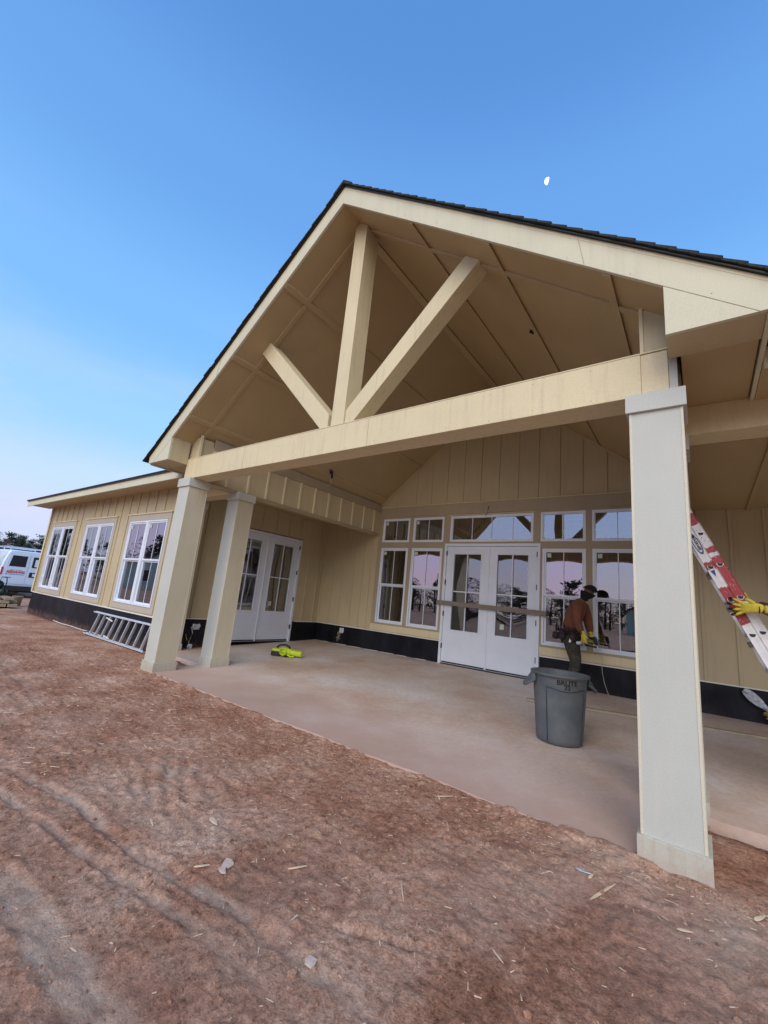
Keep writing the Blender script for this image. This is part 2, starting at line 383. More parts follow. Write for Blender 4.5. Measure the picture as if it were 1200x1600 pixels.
    base = ramp(N(1.5, 14, .72), [(.32, (.27,.128,.076)), (.44, (.38,.200,.125)), (.50, (.44,.25,.162)), (.57, (.50,.31,.21)), (.69, (.62,.43,.315))])
    fine = ramp(N(24, 10, .78), [(.36, (.50,.45,.43)), (.47, (.95,.94,.93)), (.56, (1.06,1.06,1.06)), (.68, (1.5,1.52,1.55))])
    c = mix(1.0, base, fine, 'MULTIPLY')
    c = mix(1.0, c, ramp(N(75, 5, .8), [(.36, (.62,.58,.56)), (.48, (1,1,1)), (.66, (1.3,1.3,1.3))]), 'MULTIPLY')
    at = n.new('ShaderNodeAttribute'); at.attribute_name = 'sand'
    ns = mr(N(9, 6, .7), .3, .7, .35, 1.15)
    mu = n.new('ShaderNodeMath'); mu.operation = 'MULTIPLY'; mu.use_clamp = True; l.new(at.outputs['Fac'], mu.inputs[0]); l.new(ns, mu.inputs[1])
    sandc = ramp(N(60, 4), [(.3, (.44,.32,.235)), (.7, (.62,.49,.38))])
    c = mix(mu.outputs[0], c, sandc)
    # broad pale dusty patches
    c = mix(mr(N(.55, 5, .6), .52, .68, 0, .45), c, (.46,.335,.265))
    # pale grit specks
    vo = n.new('ShaderNodeTexVoronoi'); vo.inputs['Scale'].default_value = 55; l.new(tc.outputs['Object'], vo.inputs[0])
    c = mix(mr(vo.outputs['Distance'], .05, .12, .55, 0), c, (.42,.30,.22))
    l.new(c, p.inputs['Base Color'])
    b1 = n.new('ShaderNodeBump'); b1.inputs['Distance'].default_value = .022; b1.inputs['Strength'].default_value = .9; l.new(N(26, 8, .72), b1.inputs['Height'])
    b2 = n.new('ShaderNodeBump'); b2.inputs['Distance'].default_value = .006; b2.inputs['Strength'].default_value = .8; l.new(N(140, 4, .7), b2.inputs['Height']); l.new(b1.outputs[0], b2.inputs['Normal'])
    l.new(b2.outputs[0], p.inputs['Normal'])
    o = link('ground', me, m); tag(o, 'bare red clay ground with tyre tracks and pale dusty patches', kind='structure')
    return m, gh
CLAY, gh = ground()

# concrete slab
def slab():
    xs = np.arange(-7.66, 6.0, .12); n = len(xs)
    def strip(mb, x0, x1, y0f, y1, ny=24):
        xs_ = np.linspace(x0, x1, max(2, int((x1-x0)/.08)))
        V = []; F = []
        for x_ in xs_:
            y0 = y0f(x_)
            for j in range(ny+1):
                y_ = y0 + (y1-y0)*j/ny; V.append((x_, y_, slabz(y_)))
        m_ = ny+1
        for i in range(len(xs_)-1):
            for j in range(ny): F.append((i*m_+j, (i+1)*m_+j, (i+1)*m_+j+1, i*m_+j+1))
        b = len(V)
        for i in range(len(xs_)): V.append((V[i*m_][0], V[i*m_][1], -.32))
        for i in range(len(xs_)-1): F.append((i*m_, b+i, b+i+1, (i+1)*m_))
        for e in (0, len(xs_)-1):
            k = len(V)
            for j in range(m_): q = V[e*m_+j]; V.append((q[0], q[1], -.32))
            for j in range(ny): F.append((e*m_+j, e*m_+j+1, k+j+1, k+j))
        mb.add(V, F)
    mb = MB()
    edge = lambda x_: -.012 - .022*noise.noise(Vector((x_*1.7, 3.1, 0))) - .012*noise.noise(Vector((x_*7, 8.1, 0)))
    strip(mb, -6.12, .26, edge, 4.93)
    strip(mb, -7.70, -6.12, lambda x_: .885 + .01*noise.noise(Vector((x_*3, 1, 0))), 4.93)
    strip(mb, .26, 6.0, lambda x_: .96 + .015*noise.noise(Vector((x_*3, 1, 0))), 4.93)
    m = bpy.data.materials.new('porch_concrete'); m.use_nodes = True; n_, l = m.node_tree.nodes, m.node_tree.links
    p = n_['Principled BSDF']; p.inputs['Specular IOR Level'].default_value = .3
    tc = n_.new('ShaderNodeTexCoord')
    def N(s, d_=6, r=.6):
        q = n_.new('ShaderNodeTexNoise'); q.inputs['Scale'].default_value = s; q.inputs['Detail'].default_value = d_; q.inputs['Roughness'].default_value = r
        l.new(tc.outputs['Object'], q.inputs[0]); return q.outputs[0]
    r = n_.new('ShaderNodeValToRGB'); e = r.color_ramp.elements; e[0].position = .34; e[0].color = (.51,.37,.285,1); e[1].position = .64; e[1].color = (.68,.64,.60,1)
    k = e.new(.49); k.color = (.61,.51,.435,1); l.new(N(.75, 9, .62), r.inputs[0])
    f = n_.new('ShaderNodeValToRGB'); f.color_ramp.elements[0].position = .3; f.color_ramp.elements[0].color = (.82,.80,.78,1); f.color_ramp.elements[1].position = .7; f.color_ramp.elements[1].color = (1.12,1.12,1.12,1)
    l.new(N(22, 8, .7), f.inputs[0])
    mx = n_.new('ShaderNodeMixRGB'); mx.blend_type = 'MULTIPLY'; mx.inputs[0].default_value = 1; l.new(r.outputs[0], mx.inputs[1]); l.new(f.outputs[0], mx.inputs[2])
    # red clay trodden in along the front edge
    sp = n_.new('ShaderNodeSeparateXYZ'); l.new(tc.outputs['Object'], sp.inputs[0])
    ad = n_.new('ShaderNodeMath'); ad.operation = 'MULTIPLY_ADD'; l.new(N(2.3, 8, .7), ad.inputs[0]); ad.inputs[1].default_value = -1.7; l.new(sp.outputs[1], ad.inputs[2])
    q = n_.new('ShaderNodeMapRange'); q.inputs[1].default_value = -1.0; q.inputs[2].default_value = 1.0; q.inputs[3].default_value = .95; q.inputs[4].default_value = 0; l.new(ad.outputs[0], q.inputs[0])
    m2 = n_.new('ShaderNodeMixRGB'); m2.inputs[2].default_value = (.50,.345,.265,1); l.new(q.outputs[0], m2.inputs[0]); l.new(mx.outputs[0], m2.inputs[1]); l.new(m2.outputs[0], p.inputs['Base Color'])
    rr = n_.new('ShaderNodeMapRange'); rr.inputs[1].default_value = .35; rr.inputs[2].default_value = .65; rr.inputs[3].default_value = .72; rr.inputs[4].default_value = .38; l.new(N(.6, 5), rr.inputs[0]); l.new(rr.outputs[0], p.inputs['Roughness'])
    b = n_.new('ShaderNodeBump'); b.inputs['Distance'].default_value = .003; b.inputs['Strength'].default_value = .6; l.new(N(40, 6, .7), b.inputs['Height']); l.new(b.outputs[0], p.inputs['Normal'])
    o = mb.build('porch_slab', m, smooth=False); tag(o, 'pale concrete porch slab stained with red clay', kind='structure')
slab()

# ------------------------------------------------------------------ the building
B = empty('clubhouse', (0,0,0))
tag(B, 'cream board-and-batten clubhouse with open timber-truss gable porch', 'building')
def part(name, mb, m, bevel=.003, **k): return mb.build(name, m, B, bevel, **k)

# columns: thing part shaft, sub-parts cap, base_trim
def column(x0, x1, y0, y1, zb, top=2.578, cap=True):
    s = MB().box(x0, x1, y0, y1, zb, top).build('column', PRIMER, B, .0)
    for xx in (x0, x1):      # mitred edge boards give the pale arrises
        for yy in (y0, y1):
            MB().box(xx-.0035 if xx == x0 else xx-.012, xx+.012 if xx == x0 else xx+.0035, yy-.0035 if yy == y0 else yy-.012, yy+.012 if yy == y0 else yy+.0035, zb+.141, top).build('corner_bead', EDGEP, s, .001)
    for xx, a in ((x0, -1), (x1, 1)):
        MB().box(xx, xx+a*.002, y0+.0125, y1-.0125, zb+.141, top).build('side_board', SIDEB, s)
    MB().box(x0-.022, x1+.022, y0-.022, y1+.022, zb, zb+.14).build('base_trim', BASEP, s, .003)
    if cap: MB().box(x0-.024, x1+.024, y0-.024, y1+.024, top, 2.712).build('cap', PRIMER, s, .003)
    return s
SIDEB = paint('column_side_paint', (.56,.52,.37), dirt=(.44,.40,.28))
BASEP = paint('base_trim_paint', (.50,.50,.41), dirt=(.40,.33,.25), amt=.5)
for m_ in (BASEP, PRIMER, SIDEB): splash(m_, -.15, .2, .28)
splash(MEMB, -.2, .25, .35)
column(0, .303, 0, .303, -.165)
column(-6.19, -5.886, 0, .303, -.165)
column(-6.17, -5.866, .87, 1.17, -.15)
column(0.012, .30, .87, 1.17, -.15)
column(-7.80, -7.50, .92, 1.24, -.15)
column(4.3, 4.6, .87, 1.17, -.15)

# front beam and its right end blocks
part('beam', MB().box(-6.15, .074, .02, .28, 2.7125, 3.035), TRIM, .004)
part('beam_end', MB().box(.0745, .235, .026, .276, 2.7125, 3.032), TRIM, .003)
part('beam_end', MB().box(.2355, .285, .045, .26, 2.7125, 3.045), PRIMER, .003)
part('beam_cap', MB().box(-6.16, .236, .017, .283, 3.0355, 3.0465), TRIM, .002)

# king post and struts
def ceilz(x, za=5.85): return za - SL*abs(x-CX)
kp = MB(); kp.prism([(-3.008,3.047),(-2.812,3.047),(-2.812,ceilz(-2.812)),(CX,5.85),(-3.008,ceilz(-3.008))], .03, .27)
part('king_post', kp, TRIM, .004)
for sgn in (-1, 1):
    # in mirrored coordinate u = sgn*(x-CX)  (u>0 outward); strut rises outward at 45 deg
    def X(u): return CX + sgn*u
    # lines z = u + 3.047-... : lower z-u = 2.815 ; upper z-u=3.10
    lo, hi = 2.80, 3.085
    ubase = .135
    poly = []
    z0 = 3.047
    poly = [(z0-lo, z0), (( 5.85-lo)/(1+SL), 5.85 - SL*(5.85-lo)/(1+SL)), ((5.85-hi)/(1+SL), 5.85 - SL*(5.85-hi)/(1+SL)), (.136, hi+.136), (.136, z0)]
    mb = MB(); mb.prism([(X(u), z) for u, z in poly], .05, .25)
    part('strut', mb, TRIM, .004)

# gable ceiling planes + roof deck
def roofplane(za, u): return za - SL*u
for sgn in (-1, 1):
    def X(u): return CX + sgn*u
    E = 3.78 if sgn < 0 else 3.655
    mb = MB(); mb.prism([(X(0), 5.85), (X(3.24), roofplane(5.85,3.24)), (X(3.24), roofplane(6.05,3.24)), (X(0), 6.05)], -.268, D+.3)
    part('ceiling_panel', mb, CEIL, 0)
    mb = MB(); mb.prism([(X(0), 6.052), (X(3.80), roofplane(6.052,3.80)), (X(3.80), roofplane(6.082,3.80)), (X(0), 6.082)], -.302, 9.5)
    part('roof_deck', mb, TRIM, 0)
    # eave box (soffit) running back, and front return box
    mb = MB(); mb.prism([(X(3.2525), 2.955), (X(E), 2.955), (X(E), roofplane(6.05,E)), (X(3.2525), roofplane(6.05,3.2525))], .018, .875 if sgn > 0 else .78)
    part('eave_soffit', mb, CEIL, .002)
    mb = MB(); mb.prism([(X(3.183), 2.950), (X(E+.008), 2.950), (X(E+.008), roofplane(6.045,E+.008)), (X(3.183), roofplane(6.045,3.183))], -.2685, .0165)
    part('eave_return', mb, SIDING, .002)
    # rake board + return panel
    k = 3.632
    mb = MB(); mb.prism([(X(0), 5.84), (X(k), 2.945), (X(3.80), 2.945), (X(3.80), roofplane(6.08,3.80)), (X(0), 6.08)], -.30, -.27)
    part('rake_board', mb, FASCIA, .002)
    mb = MB(); mb.prism([(X(3.183), roofplane(5.84,3.183)-.003), (X(3.183), 2.945), (X(k-.003), 2.945)], -.298, -.27)
    part('return_panel', mb, FASCIA, .001)
    # eave fascia
    mb = MB(); mb.prism([(X(E+.009), 2.93), (X(E+.035), 2.93), (X(E+.035), roofplane(6.05,E+.035)), (X(E+.009), roofplane(6.05,E+.009))], -.266, .875 if sgn > 0 else .78)
    part('eave_fascia', mb, FASCIA, .002)
    # drip edge
    mb = MB(); mb.prism([(X(0), 6.0825), (X(3.83), roofplane(6.0825,3.83)), (X(3.83), roofplane(6.094,3.83)), (X(0), 6.094)], -.325, 9.5)
    part('drip_edge', mb, HARD, 0)
    # shingle courses
    dirv = Vector((sgn*1, 0, -SL)).normalized(); nv = Vector((sgn*SL, 0, 1)).normalized()
    L = 3.83*math.sqrt(1+SL*SL); step = .142; n_ = int(L/step)+1
    cm = None
    for i in range(n_):
        s0 = i*step; s1 = min(L+.02, s0+step+.05)
        a = Vector((CX, 0, 6.095)) + dirv*s0
        mb = MB()
        if cm is None:
            V = []
            for y_ in (-.345, 9.5):
                V += [(0,y_,0), tuple(dirv*(step+.04)+Vector((0,y_,0))+nv*.004), tuple(dirv*(step+.04)+Vector((0,y_,0))+nv*.024), tuple(Vector((0,y_,0))+nv*.010)]
            mb.add(V, [(0,1,2,3),(7,6,5,4),(0,4,5,1),(1,5,6,2),(2,6,7,3),(3,7,4,0)])
            cm = mb.mesh('shingle_course'); cm.materials.append(SHING)
        o = link('shingle_course', cm, None, B, 0); o.location = (a.x, random.uniform(-.006,.006), a.z+.004)
part('ridge_cap', MB().prism([(CX-.15, 5.99), (CX, 6.112), (CX+.15, 5.99), (CX+.15, 6.02), (CX, 6.145), (CX-.15, 6.02)], -.35, 9.5), SHING, 0)

# ceiling battens
for sgn, us in ((-1, (.93, 1.90, 2.82)), (1, (1.04, 1.91, 2.85))):
    def X(u): return CX + sgn*u
    for u in us:
        w = .028
        mb = MB(); mb.prism([(X(u-w), roofplane(5.849,u-w)), (X(u+w), roofplane(5.849,u+w)), (X(u+w), roofplane(5.824,u+w)), (X(u-w), roofplane(5.824,u-w))], -.267, D-.001)
        part('ceiling_batten', mb, CEIL, .002)
    prev = 0.06
    for u in list(us) + [3.2]:
        a, b = prev+.001, u-.029
        if b > a:
            mb = MB(); mb.prism([(X(a), roofplane(5.849,a)), (X(b), roofplane(5.849,b)), (X(b), roofplane(5.822,b)), (X(a), roofplane(5.822,a))], .09, .15)
            if True: part('rake_batten', mb, CEIL, .002)
        prev = u+.029
mb = MB(); mb.prism([(CX-.055, 5.849), (CX-.055, 5.775), (CX+.055, 5.775), (CX+.055, 5.849)], .271, D-.001); part('ridge_batten', mb, CEIL, .003)

# porch headers (board and batten) left and right
def header(x0, x1, face, y0=.303):
    top = ceilz(x1 if face > 0 else x0) - .0
    t = min(ceilz(x0), ceilz(x1)) + .03
    part('header', MB().box(x0, x1, y0, D-.001, 2.7125, t), SIDING, .003)
    xf = x1 if face > 0 else x0
    a, b = (xf, xf+.020*face)
    part('header_band', MB().box(a, b, y0+.002, D-.002, 3.27, 3.45), TAUPE, .003)
    part('header_foot', MB().box(a, b-.004*face, y0+.002, D-.002, 2.7125, 2.735), TAUPE, .002)
    ys = [y0+.02, .60] + [1.02 + .4*i for i in range(10)]
    for y_ in ys:
        if y_ < D-.05: part('batten', MB().box(a, b, y_, y_+.042, 2.736, 3.2695), TRIM, .002)
header(-6.17, -5.93, 1)
header(.08, .30, -1)
part('header_end', MB().box(-6.17, -5.94, .05, .3025, 3.048, 3.40), SIDING, .003)
part('header_end', MB().box(.095, .29, .06, .3025, 3.048, 3.42), SIDING, .003)
part('corner_trim', MB().box(.07, .0945, .055, .3025, 3.048, 3.44), TRIM, .002)
part('corner_trim', MB().box(-5.9395, -5.915, .055, .10, 3.048, 3.44), TRIM, .002)

# cross beams of the side bays
part('side_beam', MB().box(-7.51, -6.172, .90, 1.15, 2.7125, 3.0), TRIM, .003)
part('side_beam', MB().box(.302, 6.4, .88, 1.14, 2.7125, 3.0), TRIM, .003)
part('bay_ceiling', MB().box(-7.70, -6.172, 1.152, D-.001, 3.0, 3.05), CEIL, 0)
part('bay_ceiling', MB().box(.302, 6.4, 1.142, D-.001, 3.0, 3.05), CEIL, 0)
for x_ in (.95, 2.17, 3.39): part('ceiling_batten', MB().box(x_, x_+.055, 1.143, D-.002, 2.975, 2.9995), CEIL, .002)
part('ceiling_batten', MB().box(-6.98, -6.925, 1.153, D-.002, 2.975, 2.9995), CEIL, .002)

# grid wall: u (across) v (up) cells with holes; local frame: facing -Y, thickness +Y
def holes_wall(u0, u1, v0, v1, holes, y0, y1):
    us = sorted({u0, u1, *[h[0] for h in holes], *[h[1] for h in holes]}); vs = sorted({v0, v1, *[h[2] for h in holes], *[h[3] for h in holes]})
    us = [u for u in us if u0 <= u <= u1]; vs = [v for v in vs if v0 <= v <= v1]
    mb = MB(); nu, nv = len(us)-1, len(vs)-1
    def full(i, j):
        if i < 0 or j < 0 or i >= nu or j >= nv: return False
        cu = (us[i]+us[i+1])/2; cv = (vs[j]+vs[j+1])/2
        return not any(h[0] < cu < h[1] and h[2] < cv < h[3] for h in holes)
    for i in range(nu):
        for j in range(nv):
            if not full(i, j): continue
            a, b, c_, d_ = us[i], us[i+1], vs[j], vs[j+1]
            mb.add([(a,y0,c_),(b,y0,c_),(b,y0,d_),(a,y0,d_)], [(0,1,2,3)])
            mb.add([(a,y1,c_),(b,y1,c_),(b,y1,d_),(a,y1,d_)], [(3,2,1,0)])
            if not full(i-1,j): mb.add([(a,y0,c_),(a,y0,d_),(a,y1,d_),(a,y1,c_)], [(0,1,2,3)])
            if not full(i+1,j): mb.add([(b,y0,c_),(b,y1,c_),(b,y1,d_),(b,y0,d_)], [(0,1,2,3)])
            if not full(i,j-1): mb.add([(a,y0,c_),(a,y1,c_),(b,y1,c_),(b,y0,c_)], [(0,1,2,3)])
            if not full(i,j+1): mb.add([(a,y0,d_),(b,y0,d_),(b,y1,d_),(a,y1,d_)], [(0,1,2,3)])
    return mb
def rawmesh(mb, name):
    me = bpy.data.meshes.new(name); me.from_pydata(mb.v, [], mb.f); me.update(); return me
def wallpart(name, mb, m):
    return link(name, rawmesh(mb, name), m, B)

def pane_mesh(w, h, bulge=.004):
    nx, nz = 10, 14; V = []; F = []
    for j in range(nz+1):
        for i in range(nx+1):
            u, v_ = i/nx*2-1, j/nz*2-1
            V.append((u*w/2, bulge*(1-u*u)*(1-v_*v_)*1.0, v_*h/2))
    for j in range(nz):
        for i in range(nx): a = j*(nx+1)+i; F.append((a, a+1, a+nx+2, a+nx+1))
    me = bpy.data.meshes.new('pane'); me.from_pydata(V, [], F); me.update()
    for p in me.polygons: p.use_smooth = True
    return me
def pane(w, h, x, y, z, parent, m, bulge=.004):
    o = link('pane', pane_mesh(w, h, bulge), m, parent); o.location = (x, y, z); return o
def ring(mb, x0, x1, z0, z1, w, y0, y1):
    mb.box(x0, x1, y0, y1, z0, z0+w); mb.box(x0, x1, y0, y1, z1-w, z1)
    mb.box(x0, x0+w, y0, y1, z0+w, z1-w); mb.box(x1-w, x1, y0, y1, z0+w, z1-w)
    return mb
def sticker(x, z, y, parent, s=.07):
    MB().box(x, x+s, y-.001, y+.001, z-s*1.1, z).build('sticker', STICK, parent)

def dh_window(x0, x1, z0, z1, Y, zmid, gl=GLASS, st=True, bul=.005):
    """double hung window: frame (part) > sash, meeting rail, panes, muntins"""
    f = ring(MB(), x0, x1, z0, z1, .034, Y-.012, Y+.075).build('window', VINYL, B, .002)
    a, b = x0+.034, x1-.034
    up_ = ring(MB(), a, b, zmid, z1-.034, .030, Y+.004, Y+.03).build('sash', VINYL, f, .002)
    lo = ring(MB(), a, b, z0+.034, zmid-.001, .034, Y+.031, Y+.06).build('sash', VINYL, f, .002)
    MB().box(a+.03, b-.03, Y-.002, Y+.0035, zmid-.006, zmid+.03).build('meeting_rail', VINYL, f, .002)
    pw = b-a-.06
    pane(pw, z1-.034-.03-zmid-.03, (a+b)/2, Y+.016, (zmid+.03+z1-.064)/2, f, gl, bul)
    pane(pw, zmid-.035-z0-.068, (a+b)/2, Y+.044, (zmid-.035+z0+.068)/2, f, GLASS, bul*.2)
    c = (a+b)/2
    MB().box(c-.007, c+.007, Y+.008, Y+.0115, zmid+.03, z1-.064).build('muntin', VINYL, f)
    MB().box(c-.007, c+.007, Y+.036, Y+.0395, z0+.068, zmid-.035).build('muntin', VINYL, f)
    if st: sticker(a+.05, z1-.085, Y+.010, f)
    return f
def fixed_window(x0, x1, z0, z1, Y, mts, st=True, bul=.003):
    f = ring(MB(), x0, x1, z0, z1, .038, Y-.012, Y+.075).build('window', VINYL, B, .002)
    ring(MB(), x0+.038, x1-.038, z0+.038, z1-.038, .012, Y+.002, Y+.03).build('glazing_bead', VINYL, f, .001)
    pane(x1-x0-.1, z1-z0-.1, (x0+x1)/2, Y+.02, (z0+z1)/2, f, GLASS, bul)
    for c in mts: MB().box(c-.007, c+.007, Y+.012, Y+.0155, z0+.05, z1-.05).build('muntin', VINYL, f)
    if st: sticker(x0+.07, z1-.07, Y+.010, f)
    return f

def wframe(x0, x1, z0, z1): return (x0, x1, z0, z1)
DX0, DX1 = -4.068, -2.036
lower = [(-5.80,-5.03),(-4.925,-4.13),(-2.0,-1.25),(-1.145,-.35)]
upperw = [(-5.80,-5.03),(-4.925,-4.13),(-3.965,-2.18),(-2.04,-1.25),(-1.145,-.35)]
H = [(a, b, .64, 2.38) for a, b in lower] + [(a, b, 2.52, 3.085) for a, b in upperw] + [(DX0, DX1, -.5, 2.48)]
# back wall: siding base sheet (left, right) and trim field
wallpart('back_wall', holes_wall(-7.72, 6.4, .435, 3.42, H, D, D+.14), SIDING)
# lower membrane-covered foundation
def membrane(x0, x1, y, z0, z1, ax='x', seed=0, m=MEMB):
    nx = max(4, int(abs(x1-x0)/.06)); nz = 8; V = []; F = []
    for j in range(nz+1):
        for i in range(nx+1):
            t = x0+(x1-x0)*i/nx; z = z0+(z1-z0)*j/nz
            if j == 0: z += .012*noise.noise(Vector((t*4, seed, 0)))
            w = .022*noise.noise(Vector((t*1.6+seed, z*3, seed))) + .012*noise.noise(Vector((t*5+z*9, z*4, seed+3)))
            w *= (1 - j/nz)**.5
            V.append((t, y - abs(w)*1.2, z) if ax == 'x' else (y + abs(w)*1.2, t, z))
    for j in range(nz):
        for i in range(nx): a = j*(nx+1)+i; F.append((a, a+1, a+nx+2, a+nx+1))
    mb = MB(); mb.add(V, F)
    o = mb.build('foundation_membrane', m, B, 0, smooth=True); return o
membrane(-7.70, DX0-.002, D+.012, -.02, .432, seed=1); membrane(DX1+.002, 6.4, D+.012, -.02, .432, seed=5)
membrane(.87+.35, 2.02, -7.688, -.17, .43, ax='y', seed=2); membrane(4.07, D, -7.688, -.06, .432, ax='y', seed=8)
membrane(-15.3, -7.52, .812, -.20, .425, seed=4)
part('foundation', MB().box(-7.72, DX0-.001, D+.035, D+.3, -.3, .43), CONC_EDGE, 0)
part('foundation', MB().box(DX1+.001, 6.4, D+.035, D+.3, -.3, .43), CONC_EDGE, 0)
part('door_sill', MB().box(DX0+.002, DX1-.002, D-.03, D+.3, -.3, .012), HARD, 0)
part('foundation', MB().box(-15.28, -7.52, .835, 1.1, -.4, .42), CONC_EDGE, 0)
part('flashing_strip', MB().box(-7.69, DX0-.003, D-.014, D+.02, .428, .446), WHITESTRIP, 0)
part('flashing_strip', MB().box(DX1+.003, 6.4, D-.014, D+.02, .428, .446), WHITESTRIP, 0)
part('flashing_strip', MB().box(-15.31, -7.81, .785, .82, .418, .440), WHITESTRIP, 0)

# flat trim field round the windows
TH = [(a, b, .64, 2.38) for a, b in lower] + [(a, b, 2.52, 3.085) for a, b in upperw] + [(DX0, DX1, -.5, 2.48)]
wallpart('window_casing', holes_wall(-5.925, -.25, .60, 3.13, TH, D-.02, D-.0005), TAUPE)
part('frieze_board', MB().box(-5.925, .2, D-.028, D-.0005, 3.131, 3.368), TAUPE, .002)
part('drip_cap', MB().box(-5.925, .2, D-.045, D-.0005, 3.3685, 3.385), TRIM, .002)
part('apron_board', MB().box(-5.925, DX0-.003, D-.024, D-.0005, .462, .599), TRIM, .002)
part('apron_board', MB().box(DX1+.003, -.25, D-.024, D-.0005, .462, .599), TRIM, .002)
part('drip_cap', MB().box(DX0+.02, -2.16, D-.032, D-.0205, 3.10, 3.112), TRIM, .001)
# upper gable wall
part('gable_wall', MB().prism([(-5.95,3.385),(.1,3.385),(.1,ceilz(.1)+.02),(CX,5.87),(-5.95,ceilz(-5.95)+.02)], D-.006, D+.1), SIDING, 0)
for i in range(-7, 8):
    x_ = CX + .02 + .402*i
    if x_ < -5.85 or x_ > 0: continue
    t = min(ceilz(x_-.021), ceilz(x_+.021))
    if t > 3.5: part('batten', MB().box(x_-.021, x_+.021, D-.026, D-.0065, 3.386, t-.002), SIDING, .002)
for sgn in (-1, 1):
    def X(u): return CX + sgn*u
    mb = MB(); mb.prism([(X(.06), roofplane(5.849,.06)), (X(3.0), roofplane(5.849,3.0)), (X(3.0), roofplane(5.78,3.0)), (X(.06), roofplane(5.78,.06))], D-.032, D-.0268)
    part('gable_trim', mb, SIDING, .001)

# battens on the low part of the back wall
for x_ in (-7.325, -7.0, -6.63, -6.34, -6.10): part('batten', MB().box(x_-.02, x_+.02, D-.018, D-.0005, .447, 3.0), SIDING, .002)
part('corner_trim', MB().box(-7.70, -7.66, D-.02, D-.0005, .447, 3.0), SIDING, .002)
for i in range(16):
    x_ = .355 + .395*i
    if x_ < 6.3: part('batten', MB().box(x_-.02, x_+.02, D-.018, D-.0005, .447, 3.0), SIDING, .002)
part('batten', MB().box(-.06, -.02, D-.018, D-.0005, .447, 3.1), SIDING, .002)

LOWE = [1, 2]
for i, (a, b) in enumerate(lower):
    dh_window(a, b, .64, 2.38, D-.015, 1.51, gl=GLASSL if i in LOWE else GLASS, bul=(.0012,.0022,.002,.002)[i])
for i, (a, b) in enumerate(upperw):
    c = (a+b)/2
    fixed_window(a, b, 2.52, 3.085, D-.015, (-3.461,-3.033,-2.589) if i == 2 else (c,), st=i in (0,1), bul=(.001,.001,.0012,.001,.001)[i])

# doors (local frame: x across, facing -Y)
def double_door(W, Ht, loc, rz, glassw=.61, gz0=.69, gz1=2.255, gm=1.47):
    f = MB()
    w = .055
    f.box(-W/2, W/2, -.02, .10, Ht-w, Ht); f.box(-W/2, -W/2+w, -.02, .10, 0, Ht-w); f.box(W/2-w, W/2, -.02, .10, 0, Ht-w)
    fr = f.build('door_frame', DOORW, B, .003); fr.location = loc; fr.rotation_euler = (0,0,rz)
    lw = (W-2*w)/2
    for s in (-1, 1):
        x0, x1 = (-lw+.003, -.002) if s < 0 else (.002, lw-.003)
        z0, z1 = .02, Ht-w-.004
        c = (x0+x1)/2 + (-.0 if s < 0 else 0)
        gw = glassw/2
        mb = holes_wall(x0, x1, z0, z1, [(c-gw, c+gw, gz0, gz1)], .012, .055)
        lf = link('door_leaf', rawmesh(mb, 'door_leaf'), DOORW, fr)
        ring(MB(), c-gw-.018, c+gw+.018, gz0-.018, gz1+.018, .02, .004, .013).build('glazing_bead', DOORW, fr, .002)
        pane(glassw, gz1-gz0, c, .035, (gz0+gz1)/2, fr, GLASSD, .004)
        MB().box(c-.011, c+.011, .016, .030, gz0, gz1).build('muntin', DOORW, fr, .002)
        MB().box(c-gw, c-.0115, .016, .030, gm-.011, gm+.011).build('muntin', DOORW, fr, .002)
        MB().box(c+.0115, c+gw, .016, .030, gm-.011, gm+.011).build('muntin', DOORW, fr, .002)
        for hz in (.30, .95, 1.6, 2.22):
            xh = -lw-.004 if s < 0 else lw-.008
            MB().box(xh, xh+.014, -.026, .004, hz, hz+.10).build('hinge', HARD, fr)
        if s > 0:
            MB().box(-.012, .014, -.002, .0115, .03, z1-.01).build('astragal', DOORW, fr, .002)
            for q in ((.46,.0),):
                MB().box(c-.22, c-.14, .0335, .0355, gz0+.12, gz0+.22).build('sticker', STICK, fr)
        MB().box(x0+.02, x1-.02, .004, .0115, .03, .055).build('door_sweep', HARD, fr)
    return fr
double_door(DX1-DX0, 2.48, ((DX0+DX1)/2, D-.02, .0), 0)
# left side wall with second pair of doors
LW = -7.70
ly0, ly1 = 2.03, 4.06
mb = holes_wall(.9, D, .435, 3.02, [(ly0, ly1, -.5, 2.45)], 0, .12)
mb.v = [(LW - v_[1], v_[0], v_[2]) for v_ in mb.v]
wallpart('side_wall', mb, SIDING)
double_door(ly1-ly0, 2.47, (LW, (ly0+ly1)/2, -.04), PI/2)
part('door_casing', MB().box(LW, LW+.018, ly1+.001, ly1+.075, .447, 2.52), SIDING, .002)
for y_ in (1.45, 1.85, 4.36, 4.72): part('batten', MB().box(LW+.0005, LW+.018, y_-.02, y_+.02, .447, 2.999), SIDING, .002)
for y_ in (2.4, 2.8, 3.2, 3.6, 4.0): part('batten', MB().box(LW+.0005, LW+.018, y_-.02, y_+.02, 2.46, 2.999), SIDING, .002)
part('flashing_strip', MB().box(LW, LW+.016, 1.245, ly0-.001, .428, .446), WHITESTRIP, 0)
part('flashing_strip', MB().box(LW, LW+.016, ly1+.076, D-.015, .428, .446), WHITESTRIP, 0)

